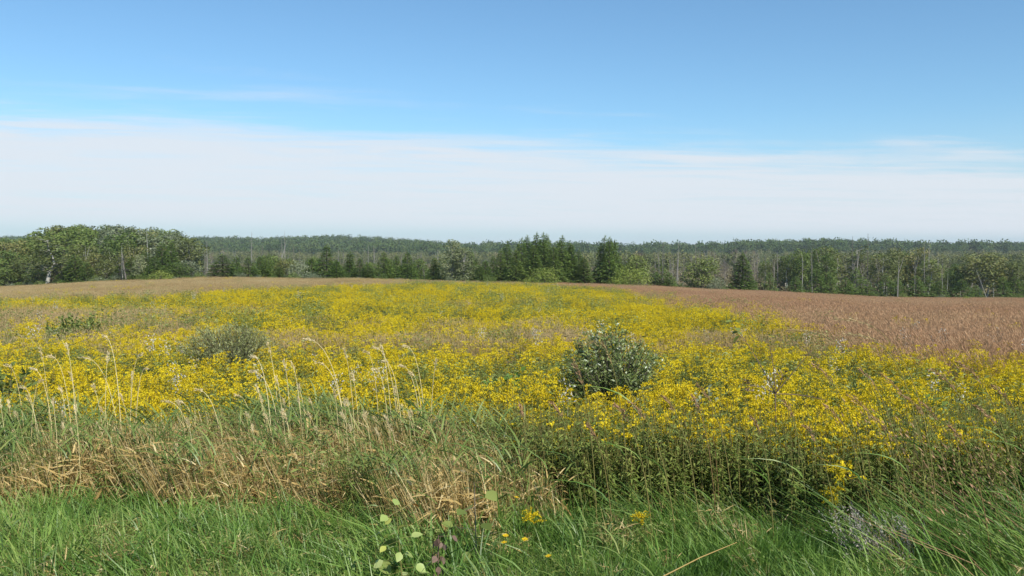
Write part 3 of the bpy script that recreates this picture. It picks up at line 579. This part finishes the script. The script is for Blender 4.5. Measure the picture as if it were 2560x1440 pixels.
plant('broad', 1592, 636, 122, 'broadleaf_tree', 'dark leafy tree behind the large lime bush', 'tree', None, 64)
plant('broad', 1562, 655, 124, 'broadleaf_tree', 'low dark tree between the conifer trio and the lime bush', 'tree', None, 60)
plant('broad', 1755, 641, 130, 'broadleaf_tree', 'rounded green tree among the dead trunks', 'tree', None, 76)
plant('greybush', 1790, 690, 128, 'bush', 'grey green bush at the foot of the rounded tree among dead trunks', 'bush', None, 50)
plant('greybush', 745, 645, 124, 'willow_bush', 'tall grey willow bush between the conifers', 'bush', None, 62)
plant('greybush', 772, 679, 116, 'willow_bush', 'low spreading pale willow at the edge of the tan grass', 'bush', None, 86)
G = 'young conifers along the red grass'
for px, ty, wp, d in [(1655, 661, 52, 124), (1635, 668, 46, 126), (1675, 680, 40, 124), (1925, 681, 50, 134), (1880, 690, 44, 134), (1990, 690, 55, 138), (2040, 671, 74, 140), (2075, 685, 56, 140), (2115, 692, 54, 141), (2138, 668, 58, 143), (2170, 697, 46, 143), (2215, 684, 54, 145), (2245, 694, 44, 145), (2290, 688, 60, 146), (2325, 692, 54, 147), (2350, 700, 44, 147), (2405, 698, 64, 148), (2440, 712, 44, 149), (2508, 692, 52, 150), (2540, 688, 58, 151), (2575, 696, 50, 151)]:
    plant('young', px, ty, d, 'young_conifer', 'bushy young conifer at the edge of the red grass', 'conifer', G, wp)
plant('tam', 1852, 631, 132, 'tamarack_tree', 'tall dark conifer standing between red grass and dead trunks', 'conifer', None, 68)
plant('limebush', 2418, 738, 100, 'sapling', 'bright lime sapling standing in the red grass', 'sapling', None, 27, v=1)
plant('bush', 2350, 798, 31, 'low_shrub', 'low green shrub sunk in the red grass', 'shrub', None, 38)
plant('limebush', 696, 708, 92, 'sapling', 'pale green sapling in the far tan grass', 'sapling', None, 28, v=0)
plant('young', 700, 745, 45, 'small_conifer', 'small dark conifer seedling in the middle of the meadow', 'conifer', None, 20)
plant('bush', 985, 803, 24, 'low_shrub', 'small dark green shrub in the tan patch', 'shrub', None, 24)
plant('bush', 1390, 795, 26, 'low_shrub', 'small green shrub beyond the grey willow', 'shrub', None, 30)
# --- wood on the left: front trees
G = 'broadleaf trees at the foot of the wooded mound'
for px, ty, wp, d, k in [(-30, 640, 100, 142, 'broad'), (30, 626, 96, 140, 'broad'), (72, 640, 84, 138, 'olive'), (15, 668, 70, 136, 'broad'), (95, 668, 70, 135, 'broad'), (155, 640, 70, 136, 'olive'), (240, 632, 80, 132, 'olive'), (262, 650, 62, 128, 'olive'), (285, 622, 70, 132, 'olive'), (335, 610, 70, 130, 'olive'), (470, 650, 62, 124, 'silver'), (445, 655, 60, 122, 'broad'), (210, 610, 90, 140, 'olive')]:
    plant(k, px, ty, d, 'broadleaf_tree', {'broad': 'full green broadleaf tree at the foot of the wooded mound', 'olive': 'olive green broadleaf tree at the foot of the wooded mound', 'silver': 'silvery green tree at the end of the wooded mound'}[k], 'tree', None if k == 'silver' else G + ', ' + k, wp)
G = 'dark conifers at the foot of the wooded mound'
for px, ty, wp, d in [(188, 634, 78, 128), (218, 655, 60, 126), (365, 626, 62, 124), (405, 606, 64, 124), (430, 603, 62, 126), (388, 640, 56, 121), (300, 660, 56, 124), (345, 668, 52, 121), (160, 668, 52, 129), (330, 640, 50, 127)]:
    plant('pine', px, ty, d, 'pine_tree', 'dark conifer at the foot of the wooded mound', 'conifer', G, wp)
plant('limebush', 400, 675, 118, 'bush', 'yellow green bush under the dark conifers of the mound', 'bush', None, 56)
plant('aspen', 348, 636, 121, 'aspen_tree', 'slender yellowish tree before the dark conifers of the mound', 'tree', None, 34)
plant('greybush', 248, 690, 122, 'bush', 'low grey brushy bush at the edge of the tan grass', 'bush', None, 56)
plant('birch', 118, 590, 129, 'birch_tree', 'tall tree with pale forked trunk and thin brownish crown', 'tree', None, 110, v=0)
plant('deadcon', 322, 632, 121, 'dead_conifer', 'dead grey conifer with level bare branches', 'dead tree', None, 46)
plant('pole', 305, 612, 122, 'dead_pole_tree', 'white bare trunk beside the dead grey conifer', 'dead tree', None, v=0)
plant('pole', 373, 573, 150, 'dead_pole_tree', 'tall white dead trunk rising from the mound crowns', 'dead tree', None, v=1)
plant('snag', 212, 612, 134, 'dead_tree', 'broken white dead tree among the mound foliage', 'dead tree', None, v=3)
SIL = np.array([[-120, 585], [60, 590], [105, 575], [130, 565], [150, 561], [300, 561], [400, 565], [440, 576], [475, 592], [500, 612], [520, 640]])
for k in ('broad', 'olive', 'silver'):
    for _ in range({'broad': 34, 'olive': 14, 'silver': 20}[k]):
        px = U(250, 505) if k == 'silver' else U(-70, 490); d = U(150, 240); sy = np.interp(px, SIL[:, 0], SIL[:, 1]); g = ground_at(px, d); h = min(U(8, 13), at(px, sy + U(0, 16) ** 1.0, d)[2] - g[2])
        if h < 3: continue
        plant(k, px, 0, d, 'broadleaf_tree', {'broad': 'green leafy tree on the wooded mound', 'olive': 'olive leafy tree on the wooded mound', 'silver': 'silvery grey-green oak on the slope of the wooded mound'}[k], 'tree', 'mound trees, ' + k, h * U(.6, .85) / d * F, h=h)
for _ in range(26):
    px = U(-120, 130); d = U(265, 340); g = ground_at(px, d); h = min(U(9, 12), at(px, 578 + U(0, 10), d)[2] - g[2])
    plant('broad', px, 0, d, 'broadleaf_tree', 'distant green tree on the rise left behind the mound', 'tree', 'trees on the rise behind the mound', h * .8 / d * F, h=max(h, 4))
# --- right wood
RS = np.array([[1880, 660], [1940, 640], [2000, 622], [2060, 612], [2200, 616], [2290, 612], [2330, 645], [2380, 662], [2430, 645], [2470, 640], [2505, 662], [2540, 650], [2620, 650]])
for k, cnt in (('birch', 46), ('olive', 16), ('broad', 14)):
    for _ in range(cnt):
        px = U(1900, 2610); d = U(152, 205); sy = np.interp(px, RS[:, 0], RS[:, 1]); g = ground_at(px, d); h = min(U(8, 12), at(px, sy + U(0, 22), d)[2] - g[2])
        if h < 3: continue
        plant(k, px, 0, d, 'birch_tree' if k == 'birch' else 'broadleaf_tree', {'birch': 'slim white-trunked tree with thin olive crown in the swampy wood', 'olive': 'olive broadleaf tree in the swampy wood', 'broad': 'green broadleaf tree in the swampy wood'}[k], 'tree', 'swampy wood, ' + k, h * U(.36, .55) / d * F, h=h)
plant('olive', 2452, 632, 155, 'broadleaf_tree', 'large olive oak above the leaning white trunk', 'tree', None, 104)
plant('olive', 2528, 652, 154, 'broadleaf_tree', 'olive domed tree beside the large oak of the swampy wood', 'tree', None, 76)
plant('pole', 2472, 668, 150, 'dead_pole_tree', 'leaning white dead trunk before the large olive oak', 'dead tree', None, lean=-.42, v=1)
plant('pole', 2370, 680, 150, 'dead_pole_tree', 'short white trunk beside the dark young conifer', 'dead tree', None, v=0)
plant('birch', 2212, 640, 150, 'birch_tree', 'bright white-trunked tree in the swampy wood', 'tree', None, 46)
for _ in range(74):
    px = U(1545, 2360) if U(0, 1) < .72 else U(1620, 1900); d = U(142, 250); g = ground_at(px, d); h = min(U(7, 12.5), at(px, 612 + U(0, 34), d)[2] - g[2])
    plant('snag', px, 0, d, 'dead_tree', 'bare grey dead tree standing in the swampy wood', 'dead tree', 'dead trees in the swampy wood', h=max(h, 4))
for px, ty in [(2132, 590), (2168, 583), (1655, 604), (1695, 600), (1740, 606), (2310, 602), (2322, 598)]:
    plant('snag', px, ty, 160, 'dead_tree', 'tall dead pole rising above the swampy wood skyline', 'dead tree', 'dead poles above the swampy wood', v=0 if px % 2 else 5)
for _ in range(34):
    px = U(1600, 2330); d = U(140, 200); plant('grey', px, 0, d, 'dead_tree', 'twiggy grey leafless tree in the swampy wood', 'dead tree', 'twiggy leafless trees in the swampy wood', h=U(4.5, 8))
# --- marsh: dead poles and small trees far out
for px, ty, d in [(512, 622, 124), (520, 602, 150), (545, 650, 130), (570, 612, 230), (630, 580, 210), (655, 612, 190), (697, 625, 180), (712, 578, 260), (752, 622, 240), (908, 618, 200), (936, 612, 170), (1005, 635, 150), (1050, 625, 260), (1060, 660, 130), (1338, 640, 200), (860, 628, 220), (590, 620, 260)]:
    plant('snag', px, ty, d, 'dead_tree', 'bare pale dead tree standing in the marsh', 'dead tree', 'dead trees in the marsh')
for _ in range(40):
    px = U(500, 1260); d = U(180, 460); plant('snag', px, 0, d, 'dead_tree', 'distant bare dead tree in the marsh before the far woods', 'dead tree', 'distant dead trees in the marsh', h=U(5, 11))
plant('grey', 512, 640, 122, 'dead_tree', 'twiggy bare tree leaning beside the lone broad conifer', 'dead tree', None)
plant('grey', 530, 628, 126, 'dead_tree', 'taller twiggy bare tree behind the lone broad conifer', 'dead tree', None)
# --- mixed trees filling the edge of the marsh
for k, cnt in (('broad', 16), ('pine', 14), ('olive', 7)):
    for _ in range(cnt):
        px = U(585, 1250); d = U(126, 165); plant(k, px, U(638, 664), d, 'pine_tree' if k == 'pine' else 'broadleaf_tree', {'broad': 'green broadleaf tree between the conifers at the marsh edge', 'pine': 'lower conifer standing back at the marsh edge', 'olive': 'olive tree between the conifers at the marsh edge'}[k], 'conifer' if k == 'pine' else 'tree', 'marsh edge trees, ' + k, U(38, 62))
# --- low bushes where field meets wood
for px in list(range(-20, 520, 22)) + list(range(1600, 2600, 19)) + list(range(600, 1280, 44)):
    px = px + U(-9, 9); d = float(np.interp(px, TPX, TDE)) + U(2, 7); k = rng.choice(['bush', 'bush', 'greybush']); plant(k, px, 0, d, 'edge_bush', {'bush': 'low green bush under the trees at the meadow edge', 'greybush': 'low grey green bush under the trees at the meadow edge'}[k], 'bush', 'meadow edge bushes, ' + k, h=U(.8, 1.7))
# --- far woods: one mass
def farcrown(mat, tall=11., wd=7.5, n=260, sz=1.0):
    mb = MB(); C = np.column_stack([rng.normal(size=9) * wd * .2, rng.normal(size=9) * wd * .2, tall * np.linspace(.12, .84, 9)]); k = rng.integers(0, 9, n); v = unit(rng.normal(size=(n, 3))); P = C[k] + v * wd * .27 * U(.5, 1.1, (n, 1)); P[:, 2] = np.clip(P[:, 2], .5, tall)
    mb.leaves(P, np.cross(v, rng.normal(size=(n, 3))) + v * .3, v + rng.normal(size=(n, 3)) * .35, sz * U(.8, 1.5, n), sz * U(.6, 1.1, n), U(0, 1, n), 0); mb.tube([[0, 0, 0], [0, 0, tall * .4]], [.2, .1], 4, .1, 0); return mb.mesh('crown', M[mat])
fc = [proto('p', farcrown('far')) for _ in range(5)]; fw = [proto('p', farcrown('midwood', 9., 5.5, 240, .7)) for _ in range(5)]; fm = [proto('p', farcrown('marsh', 2.2, 4.5, 160, .45)) for _ in range(4)]
def band(d0, d1, step, lo=-.64, hi=.64):
    n = int((d1 * d1 - d0 * d0) / 2 * (hi - lo) / step ** 2); y = np.sqrt(U(d0 * d0, d1 * d1, n)); return U(lo, hi, n) * y, y
x, y = band(760, 1560, 8.0); scatter('far_woods', fc, pts(x, y), U(0, 6.28, len(x)), .55 + .55 * fbm(x, y, 70, 41) + .75 * U(0, 1, len(x)) ** 3, 'far blue green forest covering the ridge on the horizon', 'forest')
x, y = band(520, 770, 8.0); k = fbm(x, y, 60, 31) > .40; x, y = x[k], y[k]; scatter('marsh_woods', fw, pts(x, y), U(0, 6.28, len(x)), .4 + .7 * fbm(x, y, 40, 43) * U(.7, 1.3, len(x)), 'grey green woods beyond the marsh', 'forest')
x, y = band(260, 480, 9.5, -.1, .64); k = (fbm(x, y, 45, 35) > .40) & (1280 + F * x / y > 1430); x, y = x[k], y[k]; scatter('swamp_woods', fw, pts(x, y), U(0, 6.28, len(x)), U(.65, 1.0, len(x)), 'dense green woods behind the dead trunks', 'forest')
x, y = band(150, 520, 3.6); k = (y > edge_d(x, y) + 22) & (fbm(x, y, 18, 33) > .35); x, y = x[k], y[k]; scatter('marsh_brush', fm, pts(x, y, -.1), U(0, 6.28, len(x)), U(.5, 1.15, len(x)), 'tan and grey brush covering the marsh', 'brush')

# ------------------------------------------------------------------ shrubs and single plants in the meadow
def shrub(g, h, wd, mat, nb, nl, ll, lw, lean=0., tintf=None, bark='bark', up=.6):
    br, fo = MB(), MB(); P, D = [], []
    for i in range(nb):
        q = U(0, 6.28); r_ = wd / 2 * math.sqrt(U(.02, 1)); hh = h * (1 - .34 * (r_ / (wd / 2)) ** 2) * (U(.86, 1.0) if i % 4 else U(.45, .85))
        tip = np.array([r_ * math.cos(q) + lean * hh, r_ * math.sin(q), hh]); mid = np.array([tip[0] * .35, tip[1] * .35, hh * .5])
        u = np.linspace(0, 1, 5)[:, None]; path = (1 - u) ** 2 * np.array([U(-.08, .08), U(-.08, .08), 0]) + 2 * u * (1 - u) * mid + u * u * tip
        br.tube(path, np.linspace(.009, .002, 5), 3, U(0, 1)); m = nl // nb; k = U(.22, 1.03, m) ** .8; pp = np.stack([np.interp(k, u[:, 0], path[:, j]) for j in range(3)], 1); T = unit(tip - mid)
        P.append(pp + rng.normal(size=(m, 3)) * .012); q2 = U(0, 6.28, m); D.append(T * up + np.column_stack([np.cos(q2), np.sin(q2), U(-.2, .5, m)]) * .75 + [lean, 0, 0])
    P = np.concatenate(P); D = np.concatenate(D); n = len(P); rel = P[:, 2] / h
    t = tintf(rel, n) if tintf else U(0, 1, n)
    fo.leaves(P, D, rng.normal(size=(n, 3)) * .8 + [.2, -.5, .6], ll * U(.65, 1.25, n), lw * U(.7, 1.2, n), t, 0, .45, .12, .1)
    return br.mesh('branches', M[bark]), fo.mesh('foliage', M[mat])
def put_shrub(name, label, g, meshes, cat='shrub'):
    t = thing(name, label, cat, (g[0], g[1], g[2] - .02)); child('branches', meshes[0], t); child('foliage', meshes[1], t); return t
wt = lambda rel, n: np.where(U(0, 1, n) < .05 + .26 * np.clip(rel - .5, 0, 1), U(.72, 1, n), np.clip(U(0, .62, n) + .12 * rel, 0, .66))
put_shrub('willow_shrub', 'dense dark willow shrub with silvery leaf tips among the goldenrod', SH1, shrub(SH1, at(1534, 798, 9.7)[2] - SH1[2], 1.16, 'willow', 260, 17000, .048, .017, -.03, wt))
put_shrub('feathery_shrub', 'low feathery grey green shrub among the goldenrod', SH2, shrub(SH2, at(588, 793, 13.6)[2] - SH2[2], 1.5, 'feather', 260, 16000, .060, .012, -.10, lambda r, n: np.clip(U(0, .75, n) + .15 * r, 0, 1), 'bark', .8))
put_shrub('leafy_shrub', 'low leafy shrub with reddish stems at the edge of the tan patch', SH3, shrub(SH3, at(190, 778, 20)[2] - SH3[2], 1.25, 'forb', 70, 2200, .080, .045, 0))
g = ground_at(12, 9.2); put_shrub('leafy_shrub', 'broad-leaved green bush beside the dry reed stalks', g, shrub(g, at(12, 888, 9.2)[2] - g[2], .62, 'forb', 30, 500, .075, .042))
g = ground_at(135, 18.8); put_shrub('leafy_shrub', 'small leafy offshoot beside the reddish-stemmed shrub', g, shrub(g, .95, .7, 'forb', 16, 260, .09, .05))
g = ground_at(1790, 8.2); put_shrub('vine_covered_weed', 'rounded dark leafy weed with silvery leaves above the goldenrod', g, shrub(g, at(1790, 955, 8.2)[2] - g[2], .34, 'silver', 16, 190, .055, .040, -.15))
for px, d, s, lab in [(1255, 10.9, 1.0, 'broad-leaved green weed standing above the blooming goldenrod'), (1296, 11.2, .8, 'narrow broad-leaved weed beside the larger green one in bloom'), (2345, 9.0, .9, 'pale-stemmed broad-leaved weed before the red grass')]:
    g = ground_at(px, d); put_shrub('broad_leaved_weed', lab, g, shrub(g, .95 * s, .34 * s, 'grass', 8, 70, .13, .055, -.05), 'weed')

def bez(p0, p1, p2, n): u = np.linspace(0, 1, n)[:, None]; return (1 - u) ** 2 * p0 + 2 * u * (1 - u) * p1 + u * u * p2
def stalk(name, label, cat, group, bpx, tip, d, mstem, mhead, th=.0032, hl=.2, hw=.012, arch=.5, leaves=0, dense=46, mleaf=None, spread_=.012):
    b = ground_at(bpx, d); tp = at(tip[0], tip[1], d + U(-.1, .1)) - b
    path = bez(np.zeros(3), np.array([tp[0] * (.5 - .45 * arch), tp[1] * .3, tp[2] * (.62 + .45 * arch)]), tp, 12)
    t = thing(name, label, cat, (b[0], b[1], b[2] - .01), group=group)
    s_ = MB().tube(path, np.linspace(th, th * .35, 12), 4, U(0, 1)); child('stem', s_.mesh('stem', M[mstem]), t)
    h_ = MB(); k = U(1 - hl, 1.0, dense); P = np.stack([np.interp(k, np.linspace(0, 1, 12), path[:, j]) for j in range(3)], 1); T = unit(np.stack([np.interp(np.minimum(k + .04, 1), np.linspace(0, 1, 12), path[:, j]) for j in range(3)], 1) - P + 1e-5)
    h_.leaves(P + rng.normal(size=P.shape) * spread_ * .4, T + rng.normal(size=P.shape) * .28, rng.normal(size=P.shape), U(.018, .034, dense), hw * U(.4, .8, dense), U(0, 1, dense), 0); h_.tube(path[int(12 * (1 - hl)):], th * .6, 3, .5); child('seed_head', h_.mesh('seed_head', M[mhead]), t)
    for _ in range(leaves):
        k = U(.08, .5); P = np.array([[np.interp(k, np.linspace(0, 1, 12), path[:, j]) for j in range(3)]]); q = U(2, 4.3)
        l_ = MB().blades(P, np.array([[math.cos(q) * .5 - .1, math.sin(q) * .3, 1.]]), np.array([[math.cos(q) * .4 - .3, 0, -.5]]), U(.25, .5), U(.006, .010), U(0, 1), 5); child('blade', l_.mesh('blade', M[mleaf or mstem]), t)
    return t
# --- dry culms over the reed grass: (tip x, tip y, base x)
CUL = [(258, 836, 300), (166, 857, 190), (203, 890, 300), (353, 884, 315), (367, 918, 330), (100, 870, 125), (125, 888, 180), (78, 918, 130), (15, 910, 60), (105, 948, 66), (270, 880, 252), (630, 888, 680), (668, 855, 702), (710, 900, 728), (730, 903, 760), (760, 845, 870), (790, 903, 870), (860, 869, 892), (625, 925, 705), (488, 970, 560), (410, 1000, 490), (442, 1000, 500), (932, 865, 1000), (953, 860, 985), (913, 876, 950), (1011, 862, 1068), (1000, 911, 1060), (1090, 900, 1070), (176, 930, 196), (330, 930, 318), (640, 960, 672), (690, 940, 712), (745, 960, 772), (880, 930, 902), (935, 920, 975), (958, 900, 1010), (1025, 930, 1062), (55, 965, 92), (150, 965, 170), (232, 960, 262), (300, 985, 330), (20, 1000, 28), (590, 985, 640), (835, 975, 850), (985, 965, 1005)]
for i, (tx, ty, bx) in enumerate(CUL):
    ar = abs(tx - bx) > 34
    stalk('dry_reed_stalk', 'pale straw stalk with arching seed head over the reed grass' if ar else 'upright pale straw stalk with seed head over the reed grass', 'grass stalk', 'arching straw stalks' if ar else 'upright straw stalks', bx, (tx, ty), U(6.9, 7.6), 'culm', 'head', .0042, .16, .008, .9 if ar else .5)
for _ in range(46):
    c = rng.choice([60, 150, 300, 480, 690, 760, 930, 1020]); bx = c + U(-60, 60); stalk('dry_reed_stalk', 'short straw stalk half sunk in the reed grass', 'grass stalk', 'short straw stalks in the reed grass', bx, (bx - U(5, 45), U(985, 1075)), U(6.4, 7.3), 'culm', 'head', .0032, .12, .006, .4)
# --- reddish prairie grass stalks leaning with the wind
REDS = [(1402, 835, 1640, 6.0), (1505, 853, 1580, 6.2), (1436, 905, 1498, 5.8), (1570, 1000, 1700, 5.7), (1655, 985, 1760, 5.8), (1728, 985, 1800, 5.9), (1540, 1010, 1640, 5.7), (1375, 1000, 1470, 5.7), (1745, 960, 1845, 6.1), (2088, 794, 2360, 5.6), (1962, 822, 2270, 5.6), (2112, 832, 2330, 5.8), (2400, 903, 2580, 5.5), (2030, 905, 2200, 5.7), (1960, 1000, 2030, 5.8), (2120, 985, 2300, 5.4), (2200, 930, 2370, 5.5), (2300, 1000, 2450, 5.2), (2180, 1040, 2330, 5.3), (2260, 985, 2420, 5.4), (2060, 1010, 2200, 5.5), (2370, 1060, 2500, 5.1), (2440, 1010, 2600, 5.2), (2010, 1060, 2110, 5.5), (1880, 1040, 1945, 5.6), (2150, 920, 2290, 5.8), (2330, 920, 2520, 5.6), (2480, 960, 2640, 5.4), (1300, 1010, 1330, 6.0), (1470, 1060, 1540, 5.6)]
for tx, ty, bx, d in REDS:
    stalk('prairie_grass_stalk', 'tall reddish prairie grass stalk leaning with the wind', 'grass stalk', 'leaning prairie grass stalks', bx, (tx, ty), d, 'rodstem', 'tangrass' if ty < 870 else 'redgrass', .0034, .24, .009, .55 if ty > 850 else .95, rng.integers(1, 4), 60, 'grass', .016)
lean_t = [proto('p', tuft(22, .72, .14, .009, (-.30, 0), .26, .30, ('g',), 5).mesh('lean', MATS('grass'))) for _ in range(4)]
lean_r = [proto('p', headgrass(9, .85, .16, .004, (-.42, 0), .04).mesh('leanr', MATS('redgrass'))) for _ in range(3)]
x = U(2.05, 4.2, 110); y = U(4.9, 6.3, 110); k = (x / y > .46 + U(-.05, .06, 110)); x, y = x[k], y[k]; m = U(0, 1, len(x)) < .82
scat('leaning_grass', lean_t, m, .7, 1.1, 'long green grass leaning in the wind at the corner of the verge', 'grass', spin=.2)
scat('leaning_red_grass', lean_r, ~m, .75, 1.1, 'reddish grass leaning in the wind at the corner of the verge', 'grass', spin=.2)
x = U(-.6, 3, 70); y = reed_front(x) + U(-.35, .15, 70); m = np.ones(70, bool); scat('edge_grass', lean_t, m, .5, .8, 'long green blades at the foot of the goldenrod', 'grass', spin=.3)

# --- single broad-leaved plants in the verge
def ovate(mat):
    c = np.array([[0, 0, 0], [.32, .25, .05], [.38, .48, .06], [.22, .78, .03], [0, 1, -.08], [-.22, .78, .03], [-.38, .48, .06], [-.32, .25, .05], [0, .5, 0]])
    return c
def ovate_mesh(tint, mat):
    c = ovate(0); return MB().add(c, [[0, 1, 2, 8], [2, 3, 4, 8], [4, 5, 6, 8], [6, 7, 0, 8]], tint).mesh('leaf', M[mat])
OV = [ovate_mesh(t, 'orange') for t in (.0, .15, .35, .55, .8, 1.)]; OG = [ovate_mesh(t, 'forb') for t in (.2, .5, .8)]; OB = [ovate_mesh(t, 'brown') for t in (.2, .6, .9)]
def leafy_stem(name, label, cat, path, n, size, meshes, weights=None, k0=.2, th=.004, stem='rodstem', droop=(-.9, .5)):
    path = np.asarray(path, float); b = path[0]; p = path - b; t = thing(name, label, cat, tuple(b)); u = np.linspace(0, 1, len(p))
    st = MB().tube(p, np.linspace(th, th * .4, len(p)), 5, .5)
    for i in range(n):
        k = k0 + (1 - k0) * (i + .5) / n; P = np.array([np.interp(k, u, p[:, j]) for j in range(3)]); q = i * 2.4 + U(-.5, .5); pet = U(.02, .12) * size / .06
        e = P + np.array([math.cos(q) * pet, math.sin(q) * pet, U(0, .02)]); st.tube([P, e], [.0016, .0012], 3, .3)
        o = child('leaf', meshes[rng.choice(len(meshes), p=weights)], t); o.location = e; s = size * U(.7, 1.2); o.scale = (s, s, s); o.rotation_euler = (U(*droop), U(-.6, .6), q - math.pi / 2)
    child('stem', st.mesh('stem', M[stem]), t); return t
def up_path(bpx, tpx, ty, d, n=6, bow=.0): b = ground_at(bpx, d); e = at(tpx, ty, d); return bez(b, (b + e) / 2 + np.array([bow, 0, .05]), e, n)
leafy_stem('tree_seedling', 'broadleaf seedling with pale and orange-tipped leaves in the verge', 'seedling', up_path(1010, 990, 1268, 4.62), 44, .058, OV, [.22, .24, .22, .16, .06, .10], .10)
leafy_stem('leafy_weed', 'dark-stemmed weed with few broad green leaves beside the seedling', 'weed', up_path(1192, 1185, 1205, 5.2), 11, .085, OG, None, .15, .005, 'bark')
leafy_stem('leafy_weed', 'green broad-leaved sprig low beside the seedling', 'weed', up_path(925, 940, 1372, 4.75), 7, .10, OG, [.2, .4, .4], .2)
leafy_stem('withered_weed', 'withered brown curled weed standing in the green grass', 'weed', up_path(1092, 1096, 1338, 4.75), 22, .045, OB, None, .15, .005, 'brown', (-1.8, -.6))
# twiggy sapling over the goldenrod
t = thing('twiggy_sapling', 'thin twiggy sapling with few leaves at its tip above the goldenrod', 'sapling', tuple(ground_at(1960, 7.6))); b = ground_at(1960, 7.6)
mbs = MB(); J = at(1938, 985, 7.6) - b; mbs.tube(bez(np.zeros(3), J * [.9, 1, .5], J, 5), [.008, .007, .006, .006, .005], 5, .6)
for tx, ty in [(1826, 800), (1917, 838), (2028, 875), (1868, 963), (1958, 938), (2060, 1000)]:
    e = at(tx, ty, 7.6 + U(-.15, .15)) - b; mbs.tube(bez(J, (J + e) / 2 + np.array([.03, 0, .03]), e, 6), np.linspace(.0045, .0018, 6), 4, .6)
    m = {1826: 10, 1917: 3, 2028: 4}.get(tx, 0)
    for i in range(m):
        o = child('leaf', OG[rng.integers(0, 3)], t); f = U(.55, 1.02) if tx != 2028 else U(.3, 1); o.location = J + (e - J) * f + rng.normal(size=3) * .012; s = U(.05, .085); o.scale = (s * .8, s, s); o.rotation_euler = (U(-1, .6), U(-.5, .5), U(0, 6.28))
    if tx in (1868, 1958):
        dm = MB(); dm.leaves(e + rng.normal(size=(26, 3)) * [.018, .018, .03], rng.normal(size=(26, 3)), rng.normal(size=(26, 3)), U(.02, .045, 26), U(.012, .022, 26), U(0, 1, 26)); child('dead_leaf_cluster', dm.mesh('dead_leaf_cluster', M['brown']), t)
child('branches', mbs.mesh('branches', M['brown']), t)
# daisies
M['petal'] = ramp_mat('daisy_petal', [(.75, .50, .01), (.85, .62, .02)], .6, .3, .2, 0); M['disc'] = ramp_mat('daisy_disc', [(.40, .22, .01), (.55, .32, .02)], .8, 0, .1, 0)
pm = MB(); a = np.linspace(0, 6.28, 14, endpoint=False); pm.leaves(np.column_stack([np.cos(a) * .005, np.sin(a) * .005, np.zeros(14)]), np.column_stack([np.cos(a), np.sin(a), U(.15, .5, 14)]), [0, 0, 1], .021, .008, U(0, 1, 14), 0, .6); petal = pm.mesh('petals', M['petal'])
a = np.linspace(0, 6.28, 8, endpoint=False); disc = MB().tube([[0, 0, -.003], [0, 0, .002], [0, 0, .005], [0, 0, .0055]], [.006, .0075, .005, .0004], 8, .5).mesh('disc', M['disc'])
for px, py, d, lab in [(1291, 1244, 5.45, 'yellow daisy on the tallest stem above the verge grass'), (1264, 1340, 5.0, 'small yellow daisy bloom half hidden beside the broad-leaved weed'), (1260, 1357, 4.95, 'yellow daisy low in the grass beside the broad-leaved weed'), (1312, 1349, 4.95, 'open yellow daisy in the short verge grass'), (1371, 1391, 4.75, 'yellow daisy alone in the short verge grass')]:
    pth = up_path(px - 20, px, py, d, 6, .01); t = thing('yellow_daisy', lab, 'daisy', tuple(pth[0])); p = pth - pth[0]; child('stem', MB().tube(p, .0022, 4, .4).mesh('stem', M['grass']), t)
    for nm, me in (('petals', petal), ('disc', disc)): o = child(nm, me, t); o.location = p[-1]; o.scale = (.8,) * 3; o.rotation_euler = (U(-.1, .25), U(-.2, .2), 0)
# grey dried weed, low goldenrods, fallen straw
t = thing('dried_weed', 'grey dried bushy weed leaning beside the goldenrod wall', 'weed', tuple(ground_at(2225, 5.35))); st, fo = MB(), MB()
for i in range(60):
    b0 = np.array([U(-.22, .26), U(-.15, .15), 0]); L = U(.22, .42); e = b0 + np.array([-.3 * L + U(-.1, .1), U(-.1, .1), L]); st.tube([b0, (b0 + e) / 2 + [.02, 0, .02], e], [.002, .0016, .001], 3, U(0, 1))
    k = U(.3, 1.05, (26, 1)); fo.leaves(b0 + (e - b0) * k + rng.normal(size=(26, 3)) * .012, rng.normal(size=(26, 3)) * .6 + [-.3, 0, .8], rng.normal(size=(26, 3)), U(.012, .03, 26), U(.004, .008, 26), U(0, 1, 26))
child('stems', st.mesh('stems', M['mug']), t); child('dry_flowers', fo.mesh('dry_flowers', M['mug']), t)
for px, py, d, s, lab in [(2125, 1165, 5.7, 1.0, 'low goldenrod with bright plume beside the grey dried weed'), (2105, 1225, 5.65, .8, 'lowest bright goldenrod beside the grey dried weed'), (1612, 1285, 5.6, .55, 'stunted goldenrod blooming in the verge grass'), (1345, 1282, 5.55, .5, 'pale stunted goldenrod at the edge of the verge grass')]:
    g = ground_at(px, d); h = at(px, py, d)[2] - g[2]; stp, plp = rod_parts(.55, 1.6, 26, 1.3); t = thing('low_goldenrod', lab, 'goldenrod', tuple(g), sc=(max(h / .55, .35) * 1.2, max(h / .55, .35) * 1.2, h / .55)); child('stem', stp.mesh('stem', [M['rodleaf'], M['rodstem']]), t); child('plume', plp.mesh('plume', M['yellow']), t)
p0 = at(1650, 1445, 4.55); p1 = at(1842, 1356, 4.95); fs = MB().tube(np.array([p0, (p0 + p1) / 2 + [0, 0, .01], p1]) - p0, [.0038, .0034, .002], 5, .2).obj('fallen_straw', M['straw']); fs.location = p0; tag(fs, 'long pale straw lying slanted across the verge grass', 'straw')
